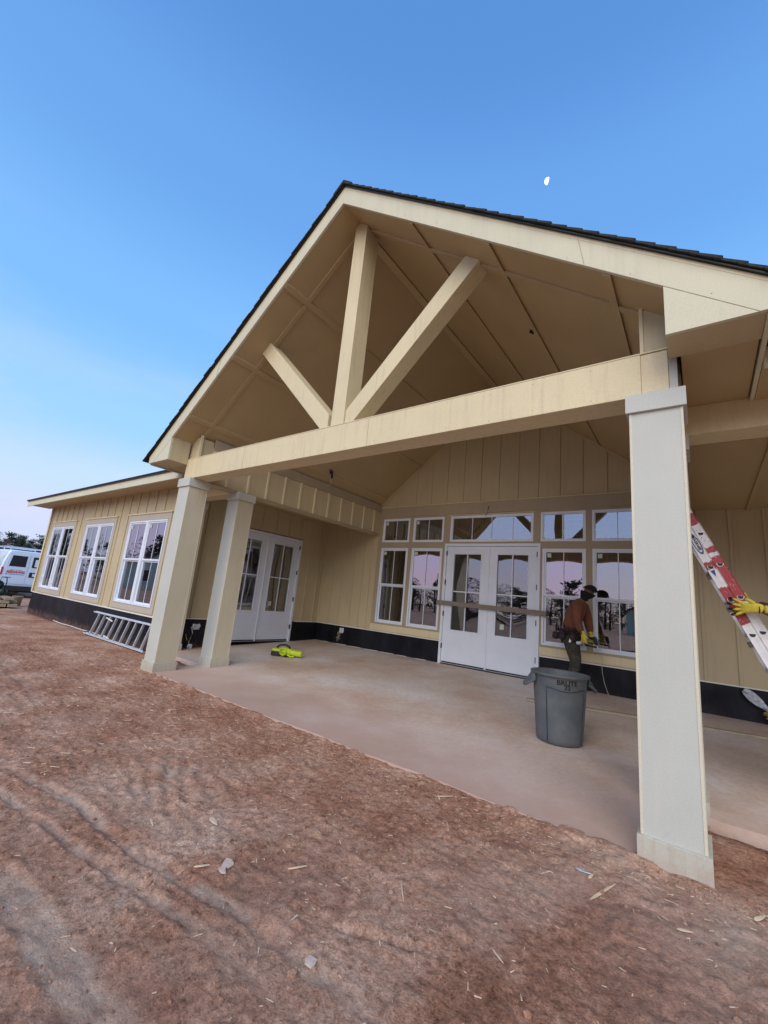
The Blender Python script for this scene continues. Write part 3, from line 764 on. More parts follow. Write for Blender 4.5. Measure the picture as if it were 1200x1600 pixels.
# left wing
WY = .80
wins = [(-14.76,-13.08),(-12.19,-10.51),(-9.665,-7.98)]
wz0, wz1 = .575, 2.315
mulls = []
WH = [(a, b, wz0, wz1) for a, b in wins]
wallpart('wing_wall', holes_wall(-15.32, -7.60, .42, 2.93, WH, WY, WY+.14), SIDING)
mb = MB(); mb.prism([(WY,.42),(9,.42),(9,2.93),(5,4.1),(WY,2.93)], -15.32, -15.2, 'x'); part('wing_end_wall', mb, SIDING, 0)
part('corner_trim', MB().box(-15.345, -15.24, WY-.02, WY-.0005, .442, 2.93), TRIM, .002)
for (a, b) in wins:
    c = (a+b)/2
    wallpart('window_casing', holes_wall(a-.10, b+.10, wz0-.11, 2.44, [(a, b, wz0, wz1)], WY-.02, WY-.0005), CASE)
    part('drip_cap', MB().box(a-.13, b+.13, WY-.04, WY-.0005, 2.441, 2.47), TRIM, .002)
    ring(MB(), a-.001, b+.001, wz0-.001, wz1+.001, .008, WY-.0225, WY-.0202).build('casing_joint', TAUPE, B)
    part('mull_post', MB().box(c-.018, c+.018, WY-.03, WY+.06, wz0+.009, wz1-.009), VINYL, .002)
    for (p, q) in ((a+.01, c-.02), (c+.02, b-.01)):
        dh_window(p, q, wz0+.01, wz1-.01, WY-.015, 1.475, gl=GLASSL if a > -10 else GLASS, st=a > -10, bul=.0025)
k = -15.1
while k < -7.6:
    segs = [(.442, 2.93)]
    for a, b in wins:
        if a-.14 < k+.02 and k-.02 < b+.14: segs = [(2.471, 2.93)]
    if not any(abs(k-(a-.10)) < .03 or abs(k-(b+.10)) < .03 for a, b in wins):
        for s0, s1 in segs: part('batten', MB().box(k-.02, k+.02, WY-.018, WY-.0005, s0, s1), SIDING, .002)
    k += .402
part('wing_soffit', MB().box(-15.76, -6.76, .30, WY+.02, 2.93, 2.95), CEIL, 0)
part('wing_fascia', MB().box(-15.78, -6.74, .27, .298, 2.885, 3.06), FASCIA, .002)
def wing_roof(x0, x1):
    prof = [(.28, 3.062), (5, 4.6), (9.9, 3.062), (9.9, 2.96), (.31, 2.952), (.31, 3.03)]
    mb = MB(); mb.prism([(.24,3.062),(5,4.62),(9.8,3.062),(9.8,3.03),(5,4.58),(.24,3.03)], x0, x1, 'x'); part('wing_roof', mb, SHING, 0)
    if x0 > 0: return
    mb = MB(); mb.prism([(.30,2.951),(.30,3.028),(5,4.578),(9.6,3.028),(9.6,2.951)], x0+.03, x0+.06, 'x'); part('wing_rake', mb, FASCIA, 0)
wing_roof(-15.80, -6.20)
wing_roof(.40, 6.9)
part('drip_edge', MB().box(-15.82, -6.78, .232, .262, 3.058, 3.072), HARD, 0)
part('wing_fascia', MB().box(.75, 6.88, .27, .298, 2.885, 3.03), FASCIA, .002)
part('wing_soffit', MB().box(.75, 6.86, .30, .879, 2.93, 2.95), CEIL, 0)
# small white batch of mortar / tape along the foot of the wing
part('foot_tape', MB().tube([(-12.9,.78,-.150),(-12.3,.77,-.158),(-11.6,.775,-.148),(-10.9,.76,-.150),(-10.3,.765,-.135),(-9.6,.75,-.15)], .009, 5), WHITESTRIP, 0)
for i in range(7):
    x_ = -7.4 + i*.46
    part('foot_tape', MB().bar((x_, D-.02, slabz(D)-.0), (x_+random.uniform(.2,.4), D-.018, .004), .010, .008), WHITESTRIP, 0)
part('foot_tape', MB().bar((LW+.02, 1.55, -.13), (LW+.02, 1.95, -.12), .02, .02), WHITESTRIP, 0)

# interior shell
part('interior_floor', MB().box(-7.8, 6.3, D+.32, 8.9, -.06, -.0), INFLOOR, 0)
part('interior_floor', MB().box(-15.15, -7.87, 1.12, 8.9, -.06, -.0), INFLOOR, 0)
wallpart('interior_wall', MB().box(-15.15, 6.3, 8.9, 9.0, -.05, 3.56), INNER)
part('interior_wall', MB().box(-7.86, -7.825, 1.0, 8.9, 0, 3.56), INNER, 0)
part('interior_wall', MB().box(6.3, 6.4, D+.142, 9, 0, 3.56), INNER, 0)
part('interior_ceiling', MB().box(-15.15, -7.85, 1.0, 8.9, 2.96, 3.0), INNER, 0)
part('interior_ceiling', MB().box(-7.8, 6.3, D+.16, 8.9, 3.5, 3.54), INNER, 0)
part('interior_wall', MB().box(-11.3, -11.2, 1.0, 8.9, 0, 2.9), INNER, 0)
sb = MB()
for i in range(36): sb.box(-7.6+i*.4, -7.562+i*.4, 6.6, 6.69, -.02, 3.4)
for i in range(18): sb.box(-15.0+i*.4, -14.962+i*.4, 3.4, 3.49, -.02, 2.9)
o = sb.build('stud', INNER, B); o['kind'] = 'stuff'
LAMP = emis('ceiling_lamp_glow', (1.0,.86,.55), 7)
for x_, y_, z_ in ((-14.2, 1.75, 2.0), (-13.55, 1.85, 2.0)):
    a = MB().box(x_-.05, x_+.05, y_, y_+.04, z_, z_+.05); a.build('work_light', LAMP, B)

# hole boxes and hanging wire in the vault
part('ceiling_hole', MB().bar((-5.66, 2.72, 3.674), (-5.79, 2.86, 3.575), .16, .012, (SL,0,1)), DARKH, 0)
part('ceiling_hole', MB().tube([(-4.90, 3.60, 4.29), (-4.91, 3.62, 4.272)], .05, 10), DARKH, 0)
part('ceiling_hole', MB().tube([(-1.08, 1.19, 4.37), (-1.10, 1.20, 4.345)], .03, 10), DARKH, 0)

# ================================================================== things
def ev_mesh(o, name):
    dg = bpy.context.evaluated_depsgraph_get(); me = bpy.data.meshes.new_from_object(o.evaluated_get(dg)); me.name = name; return me
def skin(name, V, Ed, rad, m, parent=None, sub=2, smooth=True, root=0):
    """a limb skeleton (joints, edges, radii) grown into one continuous surface"""
    me = bpy.data.meshes.new('sk'); me.from_pydata([tuple(v) for v in V], Ed, []); me.update()
    o = bpy.data.objects.new('sk', me); C.objects.link(o)
    sk = o.modifiers.new('skin', 'SKIN'); 
    lay = me.skin_vertices[0].data if me.skin_vertices else None
    if lay is None:
        bm = bmesh.new(); bm.from_mesh(me); bm.verts.layers.skin.verify(); bm.to_mesh(me); bm.free(); lay = me.skin_vertices[0].data
    for i, r in enumerate(rad):
        lay[i].radius = (r, r) if not isinstance(r, tuple) else r; lay[i].use_root = (i == root)
    sk.use_smooth_shade = True; sk.branch_smoothing = .6
    ss = o.modifiers.new('ss', 'SUBSURF'); ss.levels = sub; ss.render_levels = sub
    bpy.context.view_layer.update()
    r = ev_mesh(o, name); bpy.data.objects.remove(o)
    r.materials.clear()
    return link(name, r, m, parent, 0, True)
def chain(*pts): return list(pts)
def text(name, s, size, m, parent=None, ext=.0015, bold=.0, align='CENTER', M=None, fn=None, shear=0, sx=1):
    c = bpy.data.curves.new(name, 'FONT'); c.body = s; c.size = size; c.extrude = ext; c.align_x = align; c.align_y = 'CENTER'; c.offset = bold; c.shear = shear
    o = bpy.data.objects.new(name, c); C.objects.link(o); bpy.context.view_layer.update()
    me = ev_mesh(o, name); bpy.data.objects.remove(o)
    for v in me.vertices:
        v.co.x *= sx
        if fn: v.co = fn(v.co)
    if M is not None: me.transform(M)
    me.materials.clear()
    return link(name, me, m, parent)
# local text plane (x right, y up) facing -Y
FACE_Y = Matrix(((1,0,0,0),(0,0,-1,0),(0,1,0,0),(0,0,0,1)))

# ------------------------------------------------------------------ grey refuse can
def can():
    zb = slabz(1.85); H_ = .675
    t = empty('trash_can', (-.915, 1.85, zb))
    tag(t, 'large grey plastic trash can with side handles, standing open on the porch slab', 'trash can')
    rb, rtp = .225, .272
    rr = lambda z: rb + (rtp-rb)*(z/H_)
    prof = [(.0,.0),(rb-.02,.0),(rb,.012),(rr(.05),.05)] + [(rr(z), z) for z in np.linspace(.1, H_-.05, 12)] + [(rtp,H_-.03),(rtp+.020,H_-.022),(rtp+.027,H_-.008),(rtp+.020,H_+.004),(rtp+.004,H_+.004),(rtp-.008,H_-.006),(rb-.012,.03),(0,.025)]
    MB().lathe(prof, 64).build('body', GREYCAN, t, 0, smooth=True)
    fa = -PI/2 + R(30)     # azimuth that the front panel faces
    def cyl(a, z, o=.0): r = rr(z)+o; return (r*math.cos(fa+a), r*math.sin(fa+a), z)
    # raised panel outline, its crease shadow put into the rib colour
    w = .78
    topz = lambda a: .535 - .012*math.cos(a/w*PI)*1.0
    for s in (-1, 1): MB().tube([cyl(s*w, z, .0) for z in np.linspace(.03, topz(s*w), 8)], .0055, 6).build('rib', DCAN, t, 0, True)
    MB().tube([cyl(a, topz(a), .0) for a in np.linspace(-w, w, 25)], .0055, 6).build('rib', DCAN, t, 0, True)
    # handles
    for s in (-1, 1):
        a0 = s*PI/2
        mb = MB(); pts = []
        for k in range(9):
            q = -1 + k/4
            rad = rr(.55) + .015 + .085*(1-abs(q)**3)
            a = fa + a0 + q*.30
            pts.append((rad*math.cos(a), rad*math.sin(a), .595 - .075*(1-abs(q)**2)))
        mb.tube(pts, .015, 8); 
        # web under the rim
        V = []
        for k in range(9):
            q = -1+k/4; a = fa+a0+q*.30; r2 = rtp+.018
            V.append((r2*math.cos(a), r2*math.sin(a), H_-.02)); V.append(tuple(Vector(pts[k])+Vector((0,0,.01))))
        F = [(2*k, 2*k+2, 2*k+3, 2*k+1) for k in range(8)]
        b = len(V); V2 = [(v[0], v[1], v[2]-.006) for v in V]; mb.add(V+V2, F + [tuple(reversed([i+b for i in f])) for f in F])
        mb.build('handle', GREYCAN, t, 0, True)
    def wrap(z0):
        def f(co):
            a = co.x/rr(z0); z = z0 + co.y
            r = rr(z) + .0015 + co.z
            return Vector((r*math.cos(fa+a), r*math.sin(fa+a), z))
        return f
    text('lettering', 'BRUTE', .066, BLACKT, t, .0012, .0018, fn=wrap(.607), sx=1.05)
    text('lettering', '32', .058, BLACKT, t, .0012, .0012, fn=wrap(.562), sx=1.1)
    return t
can()

# ------------------------------------------------------------------ leaf blower
def blower():
    z = slabz(2.6)
    t = empty('leaf_blower', (-6.08, 2.60, z), math.atan2(.305, .56))
    tag(t, 'lime green cordless leaf blower lying on the porch slab', 'leaf blower')
    skin('housing', [(-.16,0,.12),(-.06,0,.105),(.03,0,.095),(.14,0,.085),(.24,0,.08),(.315,0,.078)], [(0,1),(1,2),(2,3),(3,4),(4,5)], [.05,.085,.075,.055,.06,.066], LIME, t)
    MB().lathe([(.052,0),(.068,.002),(.071,.03),(.058,.032)], 24).build('nozzle_rim', LIME, t, 0, True)
    o = list(t.children)[-1]; o.rotation_euler = (0, PI/2, 0); o.location = (.295,0,.078)
    MB().lathe([(.0,0),(.055,.0),(.055,.004),(0,.004)], 24).build('nozzle_hole', BLACKP, t); o = list(t.children)[-1]; o.rotation_euler = (0, PI/2, 0); o.location = (.326,0,.078)
    MB().box(-.30,-.13,-.06,.06,.005,.085).build('battery', BLACKP, t, .008)
    MB().box(-.29,-.09,-.05,.05,.086,.135).build('battery_dock', LIME, t, .012)
    skin('handle', [(-.22,0,.15),(-.16,0,.205),(-.05,0,.22),(.04,0,.185),(.05,0,.15)], [(0,1),(1,2),(2,3),(3,4)], [.022,.02,.02,.022,.024], BLACKP, t, 2)
    skin('foot', [(.02,-.05,.05),(.10,-.075,.022),(.17,-.05,.03)], [(0,1),(1,2)], [.018,.016,.016], LIME, t, 1)
    MB().lathe([(.0,0),(.06,.0),(.05,.012),(0,.012)], 20).build('air_intake', BLACKP, t); o = list(t.children)[-1]; o.rotation_euler = (PI/2,0,0); o.location = (-.05,-.076,.10)
blower()

# ------------------------------------------------------------------ extension ladder held upright at the right
def rail_mat(name, zones):
    m = mat(name, (.74,.75,.76), .38, .10, 14, .0006, 90, metal=.0, spec=.5)
    n, l = m.node_tree.nodes, m.node_tree.links; p = n['Principled BSDF']; src = p.inputs['Base Color'].links[0].from_socket
    tc = n.new('ShaderNodeTexCoord'); sp = n.new('ShaderNodeSeparateXYZ'); l.new(tc.outputs['Object'], sp.inputs[0])
    no = n.new('ShaderNodeTexNoise'); no.inputs['Scale'].default_value = 22; no.inputs['Detail'].default_value = 8; no.inputs['Roughness'].default_value = .75; l.new(tc.outputs['Object'], no.inputs[0])
    ad = n.new('ShaderNodeMath'); ad.operation = 'MULTIPLY_ADD'; l.new(no.outputs[0], ad.inputs[0]); ad.inputs[1].default_value = .09; l.new(sp.outputs[0], ad.inputs[2])
    tot = None
    for a, b in zones:
        g = n.new('ShaderNodeMath'); g.operation = 'GREATER_THAN'; l.new(ad.outputs[0], g.inputs[0]); g.inputs[1].default_value = a+.045
        h = n.new('ShaderNodeMath'); h.operation = 'LESS_THAN'; l.new(ad.outputs[0], h.inputs[0]); h.inputs[1].default_value = b+.045
        k = n.new('ShaderNodeMath'); k.operation = 'MULTIPLY'; l.new(g.outputs[0], k.inputs[0]); l.new(h.outputs[0], k.inputs[1])
        if tot is None: tot = k
        else: q = n.new('ShaderNodeMath'); q.operation = 'ADD'; l.new(tot.outputs[0], q.inputs[0]); l.new(k.outputs[0], q.inputs[1]); tot = q
    wr = n.new('ShaderNodeTexNoise'); wr.inputs['Scale'].default_value = 34; wr.inputs['Detail'].default_value = 9; wr.inputs['Roughness'].default_value = .8; l.new(tc.outputs['Object'], wr.inputs[0])
    wm = n.new('ShaderNodeMapRange'); wm.inputs[1].default_value = .34; wm.inputs[2].default_value = .44; l.new(wr.outputs[0], wm.inputs[0])
    fm = n.new('ShaderNodeMath'); fm.operation = 'MULTIPLY'; l.new(tot.outputs[0], fm.inputs[0]); l.new(wm.outputs[0], fm.inputs[1])
    mx = n.new('ShaderNodeMixRGB'); l.new(fm.outputs[0], mx.inputs[0]); l.new(src, mx.inputs[1]); mx.inputs[2].default_value = (.36,.022,.03,1); l.new(mx.outputs[0], p.inputs['Base Color'])
    return m
def standing_ladder():
    # local x runs up along the rails, local z across them; y is world Y
    bx, bz = 1.346, -.105
    t = empty('extension_ladder', (bx, 1.6, bz))
    ang = math.atan2(.915, -.404)          # direction of +x in the XZ plane
    t.rotation_euler = (0, -ang, 0)
    tag(t, 'aluminium extension ladder with red-painted rails, tilted behind the right front column', 'ladder')
    Lh = 3.02
    zA = lambda zw: (zw - bz)/.915
    up_ = rail_mat('rail_upper_paint', [(zA(1.44), zA(1.82)), (zA(1.86), zA(1.905)), (zA(2.12), zA(2.22)), (zA(.86), zA(.97)), (zA(.2), zA(.42))])
    lo_ = rail_mat('rail_lower_paint', [(zA(1.28), zA(1.58)), (zA(1.735), zA(1.80)), (zA(.80), zA(.90)), (zA(.1), zA(.25))])
    # local +z = perpendicular; choose sign so that +z is down-left side of the ladder
    def channel(x0, x1, z0, z1, y, d, m, nm='side_rail'):
        mb = MB(); th = .003; f = .026*d
        mb.box(x0, x1, y, y+th*d, z0, z1); mb.box(x0, x1, y-f*.25, y+f, z0-.0035, z0-.0002); mb.box(x0, x1, y-f*.25, y+f, z1+.0002, z1+.0035)
        mb.box(x0, x1, y-.0022, y-.0002, (z0+z1)/2-.0065, (z0+z1)/2-.0045) if d > 0 else None
        return mb.build(nm, m, t, .001)
    s = SGN
    def zz(a, b): return (min(s*a, s*b), max(s*a, s*b))
    a0, a1 = zz(.003, .066); b0, b1 = zz(.074, .139)
    channel(.0, Lh, a0, a1, 0, 1, up_); channel(.35, Lh-.12, b0, b1, -.004, 1, lo_)
    channel(.0, Lh, a0, a1, .43, -1, ALU); channel(.35, Lh-.12, b0, b1, .434, -1, ALU)
    for i in range(9):
        x_ = .205 + i*.3048
        for (q0, q1, yy) in ((a0, a1, 0), (b0, b1, -.004)):
            if q0 == b0 and (x_ < .4 or x_ > Lh-.15): continue
            c = (q0+q1)/2
            # D-shaped rung end: dark hollow with swaged rim (flat tread stays level)
            def dshape(r, flat=.25, n=12):
                pts = []
                up2 = (math.sin(ang), math.cos(ang))   # world up expressed in local (x,z)
                upx, upz = .915, math.cos(ang)*1.0
                ux, uz = WUP
                rx, rz = WRT
                for k in range(n+1):
                    q = PI + PI*k/n; pts.append((r*math.cos(q), r*math.sin(q)*1.0))
                pts += [(r, flat*r), (-r, flat*r)]
                return [(x_ + p[0]*rx + p[1]*ux, c + p[0]*rz + p[1]*uz) for p in pts]
            MB().prism(dshape(.0245), yy-.0030, yy-.0005).build('rung_end', ALU, t, 0)
            MB().prism(dshape(.0205), yy-.0040, yy-.0032).build('rung_hole', BLACKP, t, 0)
            o = MB().tube([(x_, yy+.004, c), (x_, .428, c)], .016, 8).build('rung', ALU, t, 0, True)
    # maker's oval, lettering and arrow
    xc = zA(1.965); c = (b0+b1)/2
    el = MB(); n = 24
    V = []
    for k in range(n):
        q = 2*PI*k/n
        V.append((xc+.105*math.cos(q), -.0068, c+.027*math.sin(q))); V.append((xc-.004+.082*math.cos(q), -.0068, c+.0205*math.sin(q)))
    el.add(V, [(2*k, 2*((k+1) % n), 2*((k+1) % n)+1, 2*k+1) for k in range(n)]); el.build('emblem', BLUEV, t)
    MB().prism([(xc+.105,c-.005),(xc+.06,c+.022),(xc+.05,c-.012)], -.0072, -.0069).build('emblem', BLUEV, t)
    MT = Matrix.Translation((xc-.004, -.0075, c)) @ TXT
    text('lettering', 'WERNER', .030, BLACKT, t, .0004, .0006, M=MT, shear=.2)
    xa = zA(1.70); MB().prism([(xa-.03,c+s*.004),(xa+.028,c+.021),(xa+.028,c-.013)], -.0076, -.0070).build('emblem', BLUEV, t)
    for i in range(14):
        x_ = random.uniform(zA(1.85), zA(2.1)); z_ = random.uniform(a0+.01, a1-.01)
        MB().bar((x_, -.001, z_), (x_+random.uniform(-.012,.012), -.001, z_+random.uniform(-.012,.012)), .0012, .003, (1,0,0)).build('scuff_mark', BLACKP, t)
    for yy in (.0, .43): MB().box(-.02, .06, yy-.02, yy+.02, a0-.004, a1+.004).build('foot_pad', BLACKP, t, .004)
    # lock brackets
    for i, x_ in enumerate((zA(1.72), zA(1.42), zA(1.12), zA(2.02))):
        MB().box(x_-.025, x_+.025, .395, .44, min(b0,b1)-.012, max(b0,b1)+.012).build('rung_lock', BARW, t, .003)
    return t
# local axes of the ladder frame after rotation (0,-ang,0): find world up in local coordinates
_ang = math.atan2(.915, -.404)
_M = Matrix.Rotation(-_ang, 3, 'Y')
_u = _M.inverted() @ Vector((0,0,1)); _r = _M.inverted() @ Vector((1,0,0)); _n = _M.inverted() @ Vector((-.915,0,-.404))
WUP = (_u.x, _u.z); WRT = (_r.x, _r.z); SGN = 1 if _n.z > 0 else -1
# text frame: reads downwards along the rail, facing -Y
_tx = Vector((-1,0,0)); _ty = Vector((0,0,-SGN)) ; _tz = _tx.cross(_ty)
if _tz.y > 0: _ty = -_ty; _tz = -_tz
TXT = Matrix((( _tx.x,_ty.x,_tz.x,0),( _tx.y,_ty.y,_tz.y,0),( _tx.z,_ty.z,_tz.z,0),(0,0,0,1)))
standing_ladder()

# ------------------------------------------------------------------ ladder lying on its edge against the wing
def lying_ladder():
    t = empty('ladder', (-10.25, .64, gh(-9, .6)+.03))
    tag(t, 'folded aluminium ladder lying on its side against the black base of the wing', 'ladder')
    L = 2.75; Hh = .44
    tilt = Vector((0, .11, Hh))
    for k, (oy, oz) in enumerate(((0,0), (-.055,.0))):
        o = Vector((0.0+.02*k, oy, oz))
        for base in (Vector((0,0,0)), tilt):
            a = o+base; b = a+Vector((L, 0, 0)); MB().bar(a, b, .062 if k == 0 else .045, .026, (0,.24,.97)).build('side_rail', ALU, t, .002)
        for i in range(9):
            x_ = .22 + i*.29 + (.0 if k == 0 else .06)
            a = o+Vector((x_, 0, .014)); b = o+Vector((x_, 0, 0))+tilt*.965
            MB().bar(a, b, .036 if k == 0 else .022, .030 if k == 0 else .02, (1,0,0)).build('rung', ALU, t, .002)
    MB().bar((.9,-.03,.40), (1.2,-.03,.36), .02, .02).build('spreader', WHITESTRIP, t, .002)
    MB().bar((1.0,-.05,.06), (1.25,-.05,.035), .02, .02).build('spreader', WHITESTRIP, t, .002)
    for x_ in (.0, 2.72): MB().box(x_-.03, x_+.03, -.04, .03, -.022, .03).build('foot_pad', BLACKP, t, .004)
lying_ladder()

# ------------------------------------------------------------------ board barring the doors, lumber on the slab
o = MB().bar((-4.157, 4.852, 1.222), (-1.857, 4.852, 1.187), .038, .089).build('board', BARW, None, .003)
tag(o, 'long weathered board fixed across both white double doors', 'board')
MB().bar((-1.900, 4.8320, 1.190), (-1.856, 4.8320, 1.1885), .0015, .088).build('end_cut', BLACKP, o)
def lum(a, b, w, h, lab, nm='board'):
    a = Vector(a); b = Vector(b)
    o = MB().bar(a, b, w, h).build(nm, LUMBER, None, .002); tag(o, lab, 'board'); return o
lum((-1.74, 3.33, slabz(3.4)+.017), (-.40, 3.69, slabz(3.7)+.017), .09, .032, 'short tan board lying on the slab behind the trash can')
lum((-.42, 3.74, slabz(3.7)+.012), (3.2, 4.60, slabz(4.5)+.012), .07, .022, 'long thin tan board on the slab running behind the right columns')

# ------------------------------------------------------------------ cable tails on the walls, wrapped in plastic
def blob_sheet(name, c, s, m, parent, seed, n=9):
    r = np.random.default_rng(seed); V = []; F = []
    for j in range(n):
        for i in range(n):
            u, v = i/(n-1)*2-1, j/(n-1)*2-1
            k = 1 - .25*r.random()
            V.append((c[0]+u*s[0]*k*(1-.3*abs(v)), c[1]-abs(r.normal(0,.35))*s[1], c[2]+v*s[2]*k))
    for j in range(n-1):
        for i in range(n-1): a = j*n+i; F.append((a,a+1,a+n+1,a+n))
    return MB().add(V, F).build(name, m, parent)
def cable_tail(name, loc, rz, lab, seed, big=1.0, yellow=False):
    r = random.Random(seed); t = empty(name, loc, rz); tag(t, lab, 'cable')
    blob_sheet('plastic_wrap', (.0+.05*big, -.03, .06*big), (.075*big, .03, .055*big), POLY, t, seed)
    for k in range(4):
        pts = [Vector((0,0,.02*k))]
        for i in range(5): pts.append(Vector((.05*math.sin(i*1.3+k*2)*big, -.03-.02*i*r.random(), .02-.05*i*big*r.random())))
        MB().tube(pts, .006, 6).build('cable', WIREY if (yellow or k == 2) else WIRE, t, 0, True)
    return t
t = empty('cable_tail', (LW+.01, 1.46, .13), PI/2); tag(t, 'bagged cable end poking from the black base between the two left columns', 'cable')
blob_sheet('plastic_wrap', (.10, -.05, .16), (.11, .05, .06), POLY, t, 3)
MB().tube([(.02,-.02,.15),(.05,-.04,.08),(.06,-.05,.03),(.02,-.07,-.05),(.0,-.08,-.12),(.0,-.10,-.2)], .009, 8).build('cable', WIRE, t, 0, True)
MB().tube([(-.06,-.02,.02),(-.05,-.05,-.06),(-.03,-.06,-.10)], .007, 8).build('cable', WIREY, t, 0, True)
blob_sheet('plastic_wrap', (.0, -.12, -.20), (.06, .05, .05), POLY, t, 4)
cable_tail('cable_tail', (-6.84, D-.0, .26), 0, 'tangled cable end in plastic on the black base left of the main windows', 12, 1.15)
t = empty('cable_tail', (.86, D-.02, .16)); tag(t, 'clear bag and yellow cables on the black base at the far right', 'cable')
V = []; F = []; rr_ = random.Random(9)
for i in range(9):
    u = i/8; c = Vector((-.10,-.05,.25)).lerp(Vector((.15,-.10,.03)), u); w_ = (.030+.032*math.sin(min(1,u*1.25)*PI)**.7)*(1 if u < .9 else .5)
    for j in range(5):
        q = j/4-.5; V.append(tuple(c + Vector((.62,0,.78))*(q*2*w_) + Vector((0, rr_.uniform(-.022,.012)-.02*(1-4*q*q), 0))))
for i in range(8):
    for j in range(4): a = i*5+j; F.append((a, a+1, a+6, a+5))
b = len(V); V += [(v_[0], v_[1]+.02, v_[2]) for v_ in V]; F += [tuple(reversed([k_+b for k_ in f_])) for f_ in F]
MB().add(V, F).build('plastic_wrap', POLY, t)
for k in range(8):
    pts = [(.13+.012*k,-.08,.03)] + [(.10+.03*i+.05*math.sin(i*2.1+k), -.10-.02*math.cos(i*1.7+k*2), .02-.035*i+.02*math.sin(k*3+i)) for i in range(1,5)]
    MB().tube(pts, .008, 6).build('cable', WIREY, t, 0, True)
# fixture wire hanging from the vault hole, and a short wire above the transom
w = MB().tube([(-5.70,2.79,3.60),(-5.68,2.77,3.50),(-5.67,2.80,3.42),(-5.71,2.78,3.36),(-5.68,2.76,3.37),(-5.66,2.78,3.41)], .007, 6).build('hanging_wire', WIRE, None, 0, True)
tag(w, 'short white wire dangling from the ceiling hole above the left header', 'wire')
w = MB().tube([(-3.10,D-.03,3.27),(-3.11,D-.05,3.2),(-3.13,D-.04,3.10),(-3.16,D-.06,3.06)], .005, 6).build('hanging_wire', DARKH, None, 0, True)
tag(w, 'thin dark wire hanging over the wide transom window', 'wire')
w = MB().tube([(-1.05,4.60,.84),(-1.0,4.70,.76),(-1.0,4.8,.60),(-.995,4.80,.35),(-.96,4.78,.18),(-.90,4.70,.05),(-.84,4.62,slabz(4.6)+.01),(-.6,4.5,slabz(4.5)+.01),(.3,4.45,slabz(4.45)+.01)], .004, 6).build('air_hose', WIRE, None, 0, True)
tag(w, 'thin pale air hose dropping from the nail gun to the slab', 'hose')

# ------------------------------------------------------------------ people
SKIN_D = mat('brown_skin', (.15,.075,.045), .5, .08, 12)
HOODY = mat('rust_brown_canvas', (.155,.060,.030), .9, .16, 9, .006, 16)
BROWNSL = mat('dark_brown_sleeve', (.075,.035,.025), .9, .2, 9, .005, 16)
CAMO = mat('camouflage_cloth', (.022,.026,.018), .9, .5, 11, .006, 18, col2=(.075,.072,.05), det=2)
JEAN = mat('navy_work_cloth', (.02,.028,.05), .9, .2, 9, .006, 16)
CAPM = mat('black_knit', (.012,.010,.012), .95, .3, 20, .003, 120)
GLOVEY = mat('yellow_glove_knit', (.58,.49,.06), .9, .22, 38, .0025, 170, stretch=(1,1,1))
GLOVEB = mat('black_latex_dip', (.014,.012,.016), .45, .3, 20, .001, 90)
BOOT = mat('work_boot_leather', (.13,.07,.035), .7, .2, 10, .002, 40)
POUCH = mat('dark_leather_pouch', (.030,.018,.022), .7, .4, 9, .004, 26)

